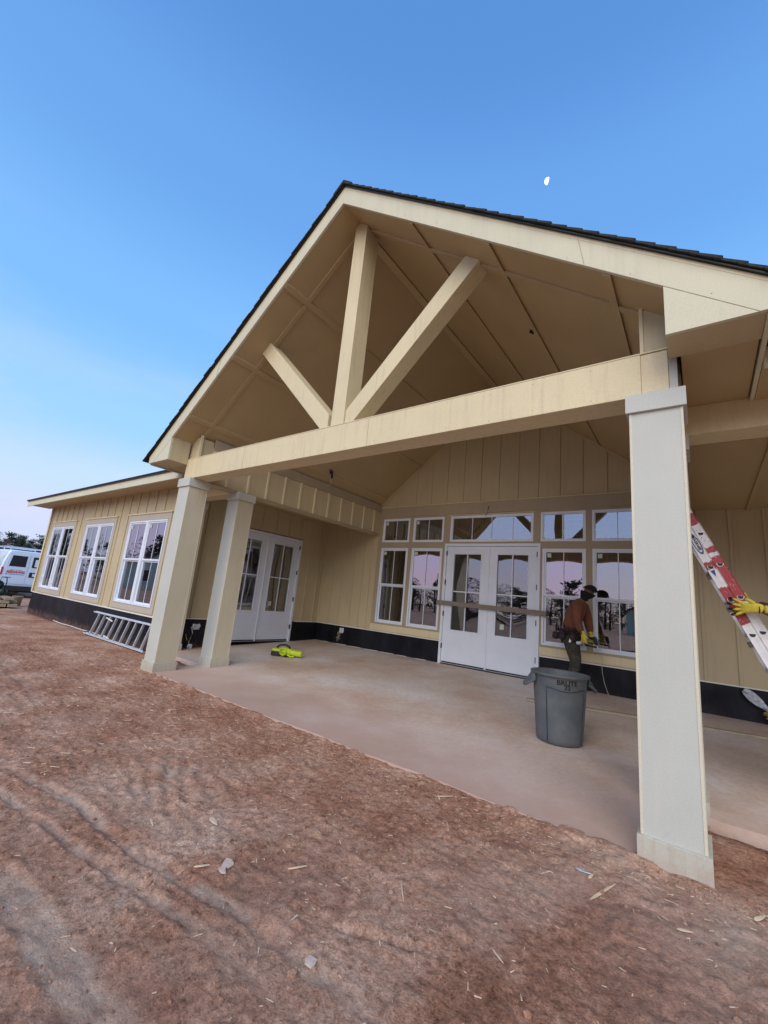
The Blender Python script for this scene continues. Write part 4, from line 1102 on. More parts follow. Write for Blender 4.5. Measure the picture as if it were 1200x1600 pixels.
def figure(t, J, top, trous, sc=1.0, hood=False, mask=True):
    """one continuous body, clothes as children"""
    V = []; E_ = []; Rr = []; idx = {}
    def add(k, p, r, par=None):
        idx[k] = len(V); V.append(Vector(p)); Rr.append(r)
        if par is not None: E_.append((idx[par], idx[k]))
    add('pelvis', J['pelvis'], .105); add('spine', J['spine'], .10, 'pelvis'); add('chest', J['chest'], .115, 'spine')
    add('neck', J['neck'], .052, 'chest'); H = Vector(J['head']); f = Vector(J['face']).normalized(); ax = (H-Vector(J['neck'])).normalized()
    add('jaw', H - ax*.060 + f*.012, .064, 'neck'); add('skull', H + ax*.005 - f*.006, .090, 'jaw'); add('crown', H + ax*.062 - f*.010, .070, 'skull')
    for s in ('R', 'L'):
        add('sh'+s, J['sh'+s], .055, 'chest'); add('el'+s, J['el'+s], .040, 'sh'+s); add('wr'+s, J['wr'+s], .027, 'el'+s); add('ha'+s, J['ha'+s], .024, 'wr'+s)
        add('hip'+s, J['hip'+s], .085, 'pelvis'); add('kn'+s, J['kn'+s], .055, 'hip'+s); add('an'+s, J['an'+s], .037, 'kn'+s); add('to'+s, J['to'+s], .03, 'an'+s)
    skin('body', V, E_, Rr, SKIN_D, t)
    # nose, ears, eyes
    rgt = f.cross(ax).normalized()
    skin('nose', [H+f*.070+ax*.022, H+f*.096-ax*.012], [(0,1)], [.010,.014], SKIN_D, t, 2)
    for s in (-1, 1):
        skin('ear', [H+rgt*s*.082-ax*.015, H+rgt*s*.088+ax*.02], [(0,1)], [.010,.014], SKIN_D, t, 1)
        MB().lathe([(0,-.010),(.007,-.007),(.010,0),(.007,.007),(0,.010)], 10, tuple(H+f*.083+rgt*s*.030+ax*.018)).build('eye', BLACKP, t, 0, True)
    # top
    P_ = lambda k: Vector(J[k])
    V = [P_('pelvis')+Vector((0,0,-.03)), P_('spine'), P_('chest'), P_('chest')*.45+P_('neck')*.55]; E2 = [(0,1),(1,2),(2,3)]; R2 = [.185,.165,.175,.118]
    if hood: V.append(P_('neck') - f*.070 - ax*.01); E2.append((3,4)); R2.append(.086); V.append(P_('neck') + f*.03 - ax*.02); E2.append((3,5)); R2.append(.068)
    for s in ('R', 'L'):
        b = len(V); mid = P_('el'+s)*.5+P_('wr'+s)*.5; sm = P_('sh'+s)*.5+P_('el'+s)*.5
        V += [P_('sh'+s), sm, P_('el'+s), mid, P_('wr'+s)*.92+P_('el'+s)*.08]; E2 += [(2,b),(b,b+1),(b+1,b+2),(b+2,b+3),(b+3,b+4)]; R2 += [.088,.082,.074,.064,.052]
    skin('jacket', V, E2, R2, top, t)
    # trousers
    V = [P_('pelvis')+Vector((0,0,.0))]; E2 = []; R2 = [.130]
    for s in ('R', 'L'):
        b = len(V); th = P_('hip'+s)*.5+P_('kn'+s)*.5; cf = P_('kn'+s)*.5+P_('an'+s)*.5
        V += [P_('hip'+s)-Vector((0,0,.03)), th, P_('kn'+s), cf, P_('an'+s)+Vector((0,0,.035))]; E2 += [(0,b),(b,b+1),(b+1,b+2),(b+2,b+3),(b+3,b+4)]; R2 += [.118,.106,.088,.082,.072]
    skin('trousers', V, E2, R2, trous, t)
    for s in ('R', 'L'):
        a, b = P_('an'+s), P_('to'+s); d_ = (b-a); d_.z = 0; d_.normalize()
        skin('boot', [a+Vector((0,0,.04)), Vector((a.x,a.y,b.z+.012))-d_*.05, Vector((a.x,a.y,b.z+.012))+d_*.07, Vector((b.x,b.y,b.z+.004))+d_*.03], [(0,1),(1,2),(2,3)], [.050,.052,.048,.042], BOOT, t)
    P_neck = Vector(J['neck'])*.9+Vector(J['chest'])*.1
    # cap and face covering: shells fitted round the head
    def shell(nm, z0, z1, rx, rz_, m, fl=0.):
        V = []; n = 20; k_ = 8
        for j in range(k_+1):
            q = z0 + (z1-z0)*j/k_; rr_ = math.cos(q); zz_ = math.sin(q)
            for i in range(n):
                a_ = 2*PI*i/n; V.append(H + ax*(zz_*rz_) + (f*(math.cos(a_)*1.12) + rgt*math.sin(a_))*(rr_*rx) - f*.004 + f*fl*max(0, math.cos(a_)))
        F = [(j*n+i, j*n+(i+1) % n, (j+1)*n+(i+1) % n, (j+1)*n+i) for j in range(k_) for i in range(n)]
        return MB().add(V, F).build(nm, m, t, 0, True)
    shell('knit_cap', R(12), R(90), .102, .118, CAPM)
    if mask:
        shell('face_mask', R(-80), R(-8), .103, .145, CAPM, .016)
        skin('neck_gaiter', [P_neck, H-ax*.085], [(0,1)], [.075,.082], CAPM, t)
def glove(t, wrist, palm_dir, finger_dir, thumb_dir, curl, sc=1.0, spread=.5, name='glove'):
    """knitted glove: palm, four unequal bent fingers and a thumb in one surface, dipped finger ends on top"""
    w = Vector(wrist); f = Vector(finger_dir).normalized(); th = Vector(thumb_dir); th = (th - f*th.dot(f)).normalized(); pn = f.cross(th).normalized()
    if pn.dot(Vector(palm_dir)) < 0: pn = -pn     # pn points the way the palm faces
    V = [w - f*.05*sc, w, w+f*.045*sc, w+f*.078*sc]; E2 = [(0,1),(1,2),(2,3)]; R2 = [.036*sc,(.033*sc),.036*sc,.034*sc]
    tips = []
    lens = [.072,.080,.074,.060]
    for k in range(4):
        side = (1.5-k)*.0215*sc
        base = w + f*.088*sc + th*side
        ln = lens[k]*sc; sp_ = th*((1.5-k)*.010*spread*2*sc)
        p1 = base + f*ln*.38 + sp_*.6; p2 = p1 + (f*math.cos(curl) + pn*math.sin(curl))*ln*.34 + sp_*.3; p3 = p2 + (f*math.cos(curl*1.9) + pn*math.sin(curl*1.9))*ln*.30
        b = len(V); V += [base, p1, p2, p3]; E2 += [(3,b),(b,b+1),(b+1,b+2),(b+2,b+3)]; R2 += [.0118*sc,.0108*sc,.010*sc,.0085*sc]
        tips.append([p1*.75+base*.25, p2, p3])
    b = len(V); q0 = w + f*.018*sc + th*.030*sc; q1 = q0 + (th*.6+f*.75+pn*.2)*.038*sc; q2 = q1 + (f*.9+th*.25+pn*.35)*.030*sc
    V += [q0, q1, q2]; E2 += [(1,b),(b,b+1),(b+1,b+2)]; R2 += [.019*sc,.0135*sc,.0105*sc]
    g = skin(name, V, E2, R2, GLOVEY, t, 2, root=1)
    for k, (a, b_, c_) in enumerate(tips):
        skin('dipped_fingertip', [a, b_, c_ + (c_-b_)*.15], [(0,1),(1,2)], [.0118*sc,.0112*sc,.0096*sc], GLOVEB, g, 1)
    skin('dipped_fingertip', [q1*.7+q2*.3, q2+(q2-q1)*.12], [(0,1)], [.0140*sc,.0115*sc], GLOVEB, g, 1)
    skin('dipped_palm', [w+f*.03*sc+pn*.012*sc, w+f*.082*sc+pn*.012*sc], [(0,1)], [.030*sc,.032*sc], GLOVEB, g, 1)
    skin('wrist_strap', [w-f*.012*sc, w+f*.002*sc], [(0,1)], [.0395*sc,.0395*sc], BLACKP, g, 2)
    skin('cuff', [w-f*.060*sc, w-f*.022*sc], [(0,1)], [.040*sc,.037*sc], GLOVEY, g, 1)
    return g

# worker by the windows
pz = slabz(4.4)
t = empty('person', (-1.38, 4.42, pz)); tag(t, 'worker in rust brown hooded jacket, black cap and tool belt standing by the right windows', 'person')
Jw = dict(pelvis=(-.02,0,.95), spine=(.025,0,1.12), chest=(.09,-.01,1.32), neck=(.185,-.015,1.485), head=(.275,-.03,1.625), face=(.80,-.42,-.28),
    shR=(.12,-.175,1.41), elR=(.13,-.25,1.14), wrR=(.215,-.235,.955), haR=(.24,-.23,.90),
    shL=(.16,.17,1.41), elL=(.21,.22,1.14), wrL=(.27,.10,.945), haL=(.29,.07,.89),
    hipR=(-.02,-.09,.91), knR=(.09,-.11,.50), anR=(.02,-.12,.09), toR=(.16,-.14,.03),
    hipL=(-.02,.09,.91), knL=(.05,.11,.50), anL=(-.06,.12,.09), toL=(.08,.13,.03))
figure(t, Jw, HOODY, CAMO, hood=True)
glove(t, (.222,-.236,.945), (0,1,0), (.12,.10,-1), (.9,-.2,0), .5, 1.0, .3)
glove(t, (.275,.09,.935), (0,-1,0), (.15,-.15,-1), (.9,.2,0), .7, 1.0, .3)
# tool belt with pouches
bl = []
for k in range(17): q = 2*PI*k/16; bl.append((-.015+.185*math.cos(q), .19*math.sin(q), .985+.01*math.cos(q)))
MB().tube(bl, .024, 8, caps=False).build('tool_belt', POUCH, t, 0, True)
for (q, w_, h_) in ((-1.9,.10,.20),(-2.6,.10,.19),(-1.2,.07,.15),(2.5,.09,.18),(3.14,.10,.17)):
    p_ = Vector((-.02+.225*math.cos(q), .225*math.sin(q), .875))
    skin('pouch', [p_+Vector((0,0,.07)), p_-Vector((0,0,.06))], [(0,1)], [.050,.064], POUCH, t, 2)
for k in range(6):
    q = -1.5-.28*k; p_ = Vector((-.02+.215*math.cos(q), .215*math.sin(q), .95)); MB().bar(p_, p_+Vector((.01,-.01,.09+.02*(k % 3))), .018, .012).build('hand_tool', HARD if k % 2 else POUCH, t, .002)
MB().bar((.03,-.245,.80), (.05,-.25,.87), .03, .012, (0,1,0)).build('tape_tag', WHITESTRIP, t, .002)
skin('rag', [(.11,-.19,.80),(.18,-.17,.81),(.24,-.14,.845)], [(0,1),(1,2)], [.032,.030,.022], POLY, t, 2)
# nail gun in the hands
g = empty('nail_gun', (-1.045, 4.42, .785)); tag(g, 'black pneumatic nail gun held in the worker\'s gloved hands', 'nail gun')
skin('housing', [(.0,0,.12),(.02,0,.06),(.045,0,-.02)], [(0,1),(1,2)], [.040,.036,.020], BLACKP, g)
skin('grip', [(-.12,-.02,.10),(-.04,0,.09),(.01,0,.09)], [(0,1),(1,2)], [.020,.018,.022], BLACKP, g, 2)
MB().bar((-.13,-.02,-.03), (.045,0,-.045), .02, .03).build('magazine', HARD, g, .003)
MB().tube([(.045,0,-.02),(.055,0,-.09)], .011, 8).build('nose_tip', ALU, g, 0, True)

# person holding the ladder, mostly beyond the right edge
pz2 = slabz(1.8)
t = empty('person', (1.42, 1.82, pz2)); tag(t, 'person in brown sleeves and yellow gloves steadying the tilted ladder', 'person')
Jp = dict(pelvis=(0,0,.96), spine=(-.02,0,1.14), chest=(-.05,0,1.35), neck=(-.08,0,1.53), head=(-.11,-.01,1.665), face=(-1,-.1,.05),
    shR=(-.05,.19,1.45), elR=(-.36,.30,1.42), wrR=(-.70,.26,1.55), haR=(-.76,.25,1.585),
    shL=(-.05,-.19,1.45), elL=(-.34,-.36,1.36), wrL=(-.67,-.335,1.47), haL=(-.72,-.33,1.475),
    hipR=(0,.10,.92), knR=(.0,.30,.50), anR=(.10,.44,.09), toR=(-.05,.48,.03),
    hipL=(0,-.10,.92), knL=(.0,-.33,.50), anL=(.10,-.46,.09), toL=(-.05,-.50,.03))
figure(t, Jp, BROWNSL, JEAN)
glove(t, (-.705,-.335,1.476), (0,1,0), (-1,.05,.04), (-.1,-.1,1), .22, 1.18, .9)
glove(t, (-.745,.25,1.575), (-.6,-.6,-.2), (-.50,-.05,.86), (.5,-.8,.3), .5, 1.05, .2)

# ------------------------------------------------------------------ van far left, rear towards the porch
def van():
    gzv = GZ-.14
    t = empty('parked_van', (-24.3, 2.72, gzv), R(0)); tag(t, 'white cargo van with red lettering on its rear doors, parked beyond the wing', 'van')
    W = 1.0
    def sect(x, w, zt, zb, tum=.14):
        # half profile across y, from bottom to roof
        pr = [(w*.96, zb), (w, zb+.12), (w, zb+.55), (w*.985, zb+.72), (w-.05, zb+1.0), (w-tum-.02, zt-.10), (w-tum-.09, zt-.02), (w-tum-.25, zt)]
        return [(x, y, z) for y, z in pr] + [(x, -y, z) for y, z in reversed(pr)]
    S = [sect(0.0, .94, 2.06, .52), sect(-.05, .985, 2.10, .50), sect(-1.0, 1.0, 2.12, .46), sect(-3.4, 1.0, 2.12, .46), sect(-3.9, .99, 2.06, .46), sect(-4.45, .97, 1.45, .46), sect(-5.3, .93, 1.22, .46), sect(-5.55, .85, .95, .50)]
    V = [p for s_ in S for p in s_]; n = len(S[0]); F = []
    for i in range(len(S)-1):
        for k in range(n): F.append((i*n+k, i*n+(k+1) % n, (i+1)*n+(k+1) % n, (i+1)*n+k))
    F.append(tuple(range(n))); F.append(tuple(reversed([(len(S)-1)*n+k for k in range(n)])))
    MB().add(V, F).build('body', WHITEP, t, .02, smooth=False)
    for s in (-1, 1):
        # rear door leaf (raised), window, handle
        def lean(z): return .012 - .10*max(0, (z-1.25))*.3
        y0, y1 = (.012, .86) if s > 0 else (-.86, -.012)
        dr = MB().prism([(y0,.60),(y1,.60),(y1,1.25),(y1-s*.11 if s > 0 else y1, 1.96),(y0 if s > 0 else y0-s*.11, 1.96)], .001, .022, 'x').build('rear_door', WHITEP, t, .008)
        a, b = (.11, .70) if s > 0 else (-.70, -.11)
        MB().prism([(a,1.37),(b,1.37),(b-(.06 if s > 0 else 0),1.86),(a+(.06 if s < 0 else 0),1.86)], .0225, .030, 'x').build('window', VGLASS, dr, .01)
        MB().box(-.02, .03, s*.87, s*.93, .98, 1.32).build('tail_light', REDV, t, .01)
    MB().box(.0225, .04, .08, .62, .93, 1.16).build('plate_recess', BLACKP, t, .01)
    MB().box(.0405, .045, .20, .58, .98, 1.11).build('licence_plate', WHITEP, t, .002)
    MB().box(.0305, .034, .20, .62, 1.42, 1.75).build('window_sign', WHITEP, t, .002)
    MB().box(-.10, .22, -.97, .97, .30, .52).build('bumper', BLACKP, t, .03)
    MB().box(-5.2, -.1, -.9, .9, .24, .44).build('chassis', BLACKP, t, .02)
    MTX = Matrix(((0,0,1,0),(1,0,0,0),(0,1,0,0),(0,0,0,1)))
    text('lettering', 'REDAWG', .15, REDV, t, .003, .006, M=Matrix.Translation((.027,-.42,1.12)) @ MTX, shear=.25, sx=1.0)
    MB().box(.0225, .026, -.76, -.10, 1.01, 1.03).build('lettering_rule', BLUEV, t)
    MB().box(.0225, .026, -.62, -.20, 1.205, 1.22).build('lettering_rule', REDV, t)
    MB().box(.0225, .026, -.80, -.52, .86, .89).build('lettering_rule', BLUEV, t)
    # roof rack
    for x_ in (-.25, -1.4, -2.6): MB().bar((x_, -.72, 2.235), (x_, .72, 2.235), .03, .03).build('rack_bar', WHITEP, t, .004)
    for s in (-1, 1):
        MB().bar((-.15, s*.72, 2.255), (-2.8, s*.72, 2.255), .03, .03).build('rack_rail', WHITEP, t, .004)
        for x_ in (-.25, -1.4, -2.6): MB().bar((x_, s*.74, 2.03), (x_, s*.72, 2.24), .04, .03, (1,0,0)).build('rack_foot', WHITEP, t)
    for x_ in (-.95, -4.55):
        for s in (-1, 1):
            w_ = MB().lathe([(.0,-.11),(.19,-.11),(.33,-.10),(.36,-.06),(.36,.06),(.33,.10),(.19,.11),(0,.11)], 28).build('wheel', TYRE, t, 0, True); w_.rotation_euler = (PI/2,0,0); w_.location = (x_, s*.84, .36)
            MB().lathe([(.0,.115),(.14,.118),(.185,.112)], 20).build('rim', ALU, w_)
    for s in (-1, 1): MB().box(-4.3, -3.6, s*1.001, s*1.006, 1.4, 1.85).build('window', VGLASS, t)
van()

# ------------------------------------------------------------------ things on the ground beyond the wing
for k, (x_, y_, z_, l_) in enumerate([(-17.9,.10,0,1.5),(-17.9,.34,0,1.45),(-17.9,.60,0,1.5),(-17.85,.14,1,1.4),(-17.9,.40,1,1.45),(-17.92,.62,1,1.3),(-17.9,.2,2,1.35),(-17.8,.5,2,1.3)]):
    zb = gh(-17.2, .4) + .05 + z_*.10
    o = MB().box(x_, x_+l_, y_, y_+.22, zb, zb+.085).build('board', LUMBER if k % 3 else BARW, None, .004)
    tag(o, 'short pale board in the low stack at the far left beside the wing', 'board', 'stacked boards beyond the wing')
for x_ in (-17.7, -16.9):
    o = MB().box(x_, x_+.09, .05, .85, gh(x_,.4)-.01, gh(x_,.4)+.048).build('bearer', BARW, None, .003); tag(o, 'dark wooden bearer under the low stack of boards', 'bearer', 'bearers under the board stack')
def compressor():
    z0 = gh(-17.3, .4) + .34
    t = empty('air_compressor', (-17.35, .40, z0)); tag(t, 'dark green air compressor sitting on the stacked boards', 'compressor')
    G = mat('dark_green_enamel', (.012,.035,.028), .35, .3, 9)
    for y_ in (-.13, .13):
        o = MB().lathe([(0,-.34),(.07,-.33),(.11,-.29),(.11,.29),(.07,.33),(0,.34)], 24).build('tank', G, t, 0, True); o.rotation_euler = (0,PI/2,0); o.location = (0,y_,.12)
    MB().box(-.16,.18,-.10,.10,.235,.40).build('engine_block', BLACKP, t, .02)
    o = MB().lathe([(0,-.03),(.12,-.03),(.14,0),(.12,.03),(0,.03)], 24).build('fan_cover', G, t, 0, True); o.rotation_euler = (0,PI/2,0); o.location = (.20,.0,.32)
    MB().tube([(-.36,-.14,.16),(-.42,-.14,.42),(-.30,-.14,.56),(.30,-.14,.56),(.40,-.14,.44),(.38,-.14,.16)], .014, 8).build('handle', HARD, t, 0, True)
    MB().tube([(-.36,.14,.16),(-.42,.14,.42),(-.30,.14,.56),(.30,.14,.56),(.40,.14,.44),(.38,.14,.16)], .014, 8).build('handle', HARD, t, 0, True)
    MB().box(.22,.30,-.08,.02,.24,.34).build('gauge_box', ALU, t, .01)
compressor()
t = MB().lathe([(0,0),(.12,0),(.145,.3),(.150,.31),(.140,.312),(.12,.30),(.11,.02),(0,.02)], 24, (0,0,0)).build('bucket', LUMBER, None, 0, True); t.location = (-18.0, 1.15, gh(-18,1.1)); tag(t, 'beige bucket on the clay behind the board stack', 'bucket')
MB().tube([(.145*math.cos(q), .145*math.sin(q), .30-.05*math.sin(q)) for q in np.linspace(0, PI, 12)], .004, 6).build('handle', HARD, t, 0, True)

# ------------------------------------------------------------------ houses (one far left, two behind the camera seen in the panes)
WRAP = mat('house_wrap', (.40,.46,.40), .6, .12, 1.2)
WHITES = mat('white_siding_far', (.62,.62,.60), .7, .05, 1)
BRICKF = mat('far_brick', (.24,.11,.06), .9, .3, 6)
DARKR = mat('far_roof', (.06,.06,.065), .9, .2, 1)
def house(loc, rz, w, dp, h, rh, wm, rm, lab, brick=False, wins_=True):
    t = empty('house', loc, rz); tag(t, lab, 'house')
    MB().prism([(-w/2,0),(w/2,0),(w/2,h),(0,h+rh),(-w/2,h)], -dp/2, dp/2).build('wall', wm, t)
    for s in (-1, 1):
        MB().prism([(0,h+rh+.02),(s*(w/2+.4),h-.4*rh/(w/2)+.02),(s*(w/2+.4),h-.4*rh/(w/2)+.22),(0,h+rh+.22)], -dp/2-.4, dp/2+.4).build('roof', rm, t)
    if brick: MB().box(-w/2-.02, w/2+.02, -dp/2-.06, -dp/2-.01, 0, h*.6).build('brick_front', BRICKF, t)
    if wins_:
        for x_ in (-w*.28, w*.05, w*.3):
            o = MB().box(x_-.5, x_+.5, -dp/2-.05, -dp/2-.005, 1.0, 2.3).build('window', VGLASS, t)
            ring(MB(), x_-.58, x_+.58, .92, 2.38, .08, -dp/2-.07, -dp/2-.002).build('frame', WHITES, o)
        o = MB().box(-.4, .4, -dp/2-.05, -dp/2-.005, h+.3, h+1.0).build('window', VGLASS, t)
    return t
house((-184, 37, -.4), R(80), 11, 12, 3.0, 3.1, WHITES, DARKR, 'small white gabled house far off at the left edge of the horizon', True)
house((-58, -25, -.3), R(115), 11, 9, 3.0, 3.2, WRAP, DARKR, 'house shell in pale green wrap, behind the camera and mirrored in the wing windows')
house((-2, -62, -.3), R(185), 12, 9, 3.0, 3.6, WRAP, DARKR, 'unfinished gabled house opposite the porch, mirrored in the right windows')

# ------------------------------------------------------------------ trees
BARK = mat('bark', (.07,.055,.045), .95, .3, 4, .01, 20)
PINE = mat('pine_needles', (.022,.040,.022), .8, .45, .9, col2=(.05,.075,.04))
OAKL = mat('winter_twigs', (.065,.052,.045), .9, .35, .9, col2=(.11,.085,.07))
def tree_mesh(kind, seed):
    r = np.random.default_rng(seed); H_ = 10.0
    tr = MB(); cr = MB()
    tr.tube([(0,0,-.3),(.05,.03,2),(.0,.08,5),(.05,.0,8.4)], [.24,.19,.13,.04], 7)
    def leafq(c, s):
        n_ = Vector(r.normal(size=3)).normalized(); a = n_.orthogonal().normalized(); b = n_.cross(a)
        cr.add([c-a*s-b*s*.5, c+a*s-b*s*.5, c+a*s+b*s*.5, c-a*s+b*s*.5], [(0,1,2,3)])
    if kind == 'pine':
        for k in range(34):
            z = 1.2 + 8.6*(k/34)**.9; q = r.uniform(0, 6.28); L = (2.7*(1-(z-1)/9.6)+.4)*r.uniform(.6, 1.15)
            e = Vector((L*math.cos(q), L*math.sin(q), z+r.uniform(-.1,.7))); tr.tube([(0,0,z), tuple(e)], [.05,.015], 4)
            for i in range(46):
                u = r.uniform(.3, 1.05); c = Vector((0,0,z)).lerp(e, u) + Vector(r.normal(0, .26, 3)); leafq(c, r.uniform(.09, .20))
    else:
        def br(p, d_, L, w, lv):
            e = p + d_*L; tr.tube([tuple(p), tuple(e)], [w, w*.6], 4 if lv < 3 else 3, caps=False)
            if lv >= 4:
                return
            for k in range(3 if lv < 3 else 3):
                nd = (d_ + Vector(r.normal(0, .48, 3)) + Vector((0,0,.12))).normalized(); br(p+d_*L*r.uniform(.5, 1.0), nd, L*r.uniform(.58,.8), w*.6, lv+1)
        for k in range(11):
            z = 1.0 + k*.75; q = r.uniform(0, 6.28); br(Vector((0,0,z)), Vector((math.cos(q)*.8, math.sin(q)*.8, .8)).normalized(), 1.9-(k*.15), .07, 1)
        for i in range(2200):
            q = r.uniform(0,6.28); z = r.uniform(.6,9.4); rr_ = r.uniform(.2,1)*(2.8*max(.02, math.sin((z+.6)/10.4*PI))**.6); leafq(Vector((rr_*math.cos(q), rr_*math.sin(q), z)), r.uniform(.03,.10))
    a = rawmesh(tr, 'trunk'); b = rawmesh(cr, 'crown'); a.materials.append(BARK); b.materials.append(PINE if kind == 'pine' else OAKL)
    return a, b
kinds = [('pine', 1), ('pine', 2), ('pine', 3), ('bare', 4), ('bare', 5)]
protos = []
for kd, sd_ in kinds:
    a, b = tree_mesh(kd, sd_); protos.append((kd, a, b))
r = random.Random(5)
def plant(kd_i, x, y, h):
    kd, a, b = protos[kd_i]
    nm = 'pine_tree' if kd == 'pine' else 'bare_tree'
    t = empty(nm, (x, y, -.35), r.uniform(0, 6.28)); s = h/10; t.scale = (s*r.uniform(1.0,1.4), s*r.uniform(1.0,1.4), s)
    if kd == 'pine': tag(t, 'dark evergreen tree in the distant treeline round the building site', 'tree', 'evergreens in the distant treeline')
    else: tag(t, 'bare winter tree in the distant treeline round the building site', 'tree', 'bare trees in the distant treeline')
    for nm2, me in (('trunk', a), ('crown', b)):
        o = bpy.data.objects.new(nm2, me); C.objects.link(o); o.parent = t
for az in np.arange(-84, -60, .30):      # visible at the left
    q = R(az + r.uniform(-.2,.2)); dd = r.uniform(118, 170)
    plant(r.choice([0,1,2,3,4,3]), CAM.x + dd*math.sin(q), CAM.y + dd*math.cos(q), r.uniform(6.6, 9.6)*dd/140)
for az in np.arange(-262, -86, 1.15):     # behind the camera (seen in the glass)
    q = R(az + r.uniform(-1,1)); dd = r.uniform(72, 100)
    plant(r.choice([0,1,2,3,4,4]), CAM.x + dd*math.sin(q), CAM.y + dd*math.cos(q), r.uniform(5.5, 9.5))

# ------------------------------------------------------------------ moon
MOONM = emis('moon_glow', (1.0,.95,.86), .85)
dm = Vector((-0.1826, 0.6239, 0.7598)); pm = CAM + dm*900
mb = MB(); V = []; F = []; nu_, nv_ = 24, 12
for j in range(nv_+1):
    for i in range(nu_):
        a = 2*PI*i/nu_; b = PI*j/nv_
        x_, y_, z_ = math.sin(b)*math.cos(a), math.sin(b)*math.sin(a), math.cos(b)
        V.append(((x_ if x_ > 0 else x_*.25)*5.2, y_*5.2, z_*5.2))
for j in range(nv_):
    for i in range(nu_): F.append((j*nu_+i, j*nu_+(i+1) % nu_, (j+1)*nu_+(i+1) % nu_, (j+1)*nu_+i))
mo = MB().add(V, F).build('moon', MOONM, None, 0, True)
mo.location = pm; mo.rotation_euler = (0, 0, 0)
zax = up*.97 + rt*.25; yax = -dm; xax = zax.cross(yax).normalized()*-1; zax = xax.cross(yax).normalized()
mo.rotation_euler = Matrix((xax, yax, zax)).transposed().to_euler(); tag(mo, 'small pale half moon high in the blue sky above the roof', 'moon')

# ------------------------------------------------------------------ litter on the clay
def chips():
    mb = MB(); r = np.random.default_rng(21)
    def one(x, y, L, w, th, a, tilt):
        z = gh(x, y) + th*.6
        d_ = Vector((math.cos(a)*L/2, math.sin(a)*L/2, tilt*L/2)); p = Vector((x, y, z)); n_ = Vector((-math.sin(a), math.cos(a), 0))
        k = r.uniform(.1, .8)
        V = [p-d_-n_*w/2, p-d_+n_*w/2, p+d_+n_*w/2*k, p+d_-n_*w/2*k]; V += [v+Vector((0,0,th)) for v in V]
        mb.add(V, [(3,2,1,0),(4,5,6,7),(0,1,5,4),(1,2,6,5),(2,3,7,6),(3,0,4,7)])
    for i in range(950):
        x = r.uniform(-5, .7); y = r.uniform(-2.4, -.05)
        if r.random() < .35: y = -.05 - abs(r.normal(0,.25)); 
        one(x, y, r.uniform(.006, .032), r.uniform(.002,.006), .002, r.uniform(0,6.28), r.uniform(-.1,.1))
    for i in range(260):
        x = r.uniform(-9, -3); y = r.uniform(-2.5, .6); one(x, y, r.uniform(.02, .07), r.uniform(.004,.012), .003, r.uniform(0,6.28), 0)
    for i in range(120):
        one(r.normal(-6.6,.35), r.normal(.35,.22), r.uniform(.02,.06), r.uniform(.005,.012), .003, r.uniform(0,6.28), .05)
    return mb
o = chips().build('wood_chips', SPLINT); tag(o, 'tiny pale wood chips scattered over the red clay', 'wood chips', kind='stuff')
def clods():
    r = np.random.default_rng(31); bm = bmesh.new(); bmesh.ops.create_icosphere(bm, subdivisions=1, radius=1); bv = [v.co.copy() for v in bm.verts]; bf = [tuple(v.index for v in f.verts) for f in bm.faces]; bm.free()
    mb = MB()
    for i in range(6500):
        x = r.uniform(-5.5, .9) if i % 3 else r.uniform(-2, .7); y = -.03 - abs(r.normal(0, .12)) if r.random() < .25 else r.uniform(-2.6, -.04)
        if r.random() < .5:
            if noise.noise(Vector((x*2.1, y*2.1, 3))) < .0: continue
        s = r.lognormal(-5.75, .6); s = min(s, .018); z = gh(x, y)
        sx, sy, sz = s*r.uniform(.7,1.3), s*r.uniform(.7,1.3), s*r.uniform(.5,.9)
        mb.add([(x+v.x*sx*(1+r.uniform(-.2,.2)), y+v.y*sy*(1+r.uniform(-.2,.2)), z+s*.25+v.z*sz) for v in bv], bf)
    return mb
o = clods().build('clay_crumbs', CLAY); tag(o, 'loose crumbs and clods of red clay', 'clay clods', kind='stuff')
def stick(x, y, L, w, a, lab, m=SPLINT, th=.004, group=None):
    z = gh(x, y) + .006
    mb = MB(); d_ = Vector((math.cos(a), math.sin(a), 0)); n_ = Vector((-d_.y, d_.x, 0)); V = []
    for t_, k in ((-1,.25),(-.6,1),(.2,.9),(1,.15)):
        for s in (-1, 1):
            for h_ in (0, 1): V.append(d_*t_*L/2 + n_*s*w/2*k + Vector((0,0,h_*th + .002*t_)))
    F = []
    for i in range(3):
        b = i*4; F += [(b,b+4,b+6,b+2),(b+1,b+3,b+7,b+5),(b,b+1,b+5,b+4),(b+2,b+6,b+7,b+3)]
    F += [(0,2,3,1),(12,13,15,14)]
    o = mb.add(V, F).build('wood_splinter', m, None, .0006); o.location = (x, y, z); tag(o, lab, 'splinter', group); return o
g_ = 'wood splinters on the clay in front of the porch'
stick(-.122, -.468, .24, .014, 1.25, 'longest pale wood splinter left of the right column foot', group=g_)
stick(-.225, -.398, .075, .018, .0, 'pale bluish flake on the clay near the right column', POLY, group=g_)
stick(-.19, -.40, .05, .014, 1.3, 'short pale chip beside the long splinter', group=g_)
stick(-.82, -1.235, .14, .006, -.9, 'thin upright-looking splinter on the bare centre of the clay', group=g_)
stick(-.355, -1.265, .07, .006, -.6, 'small thin splinter low in the middle right of the clay', group=g_)
stick(-2.13, -1.746, .09, .010, -.3, 'pale splinter among the scraped ridges at left', group=g_)
stick(-1.595, -1.766, .07, .012, .9, 'stubby pale splinter beside the wheel tracks', group=g_)
stick(-1.91, -1.51, .10, .03, -.2, 'broad pale chip above the wheel tracks', group=g_)
stick(-1.275, -1.46, .09, .010, 1.0, 'narrow splinter right of the flat clay fragments', group=g_)
stick(-1.158, -.195, .12, .010, .8, 'straw coloured splinter close to the slab edge', group=g_)
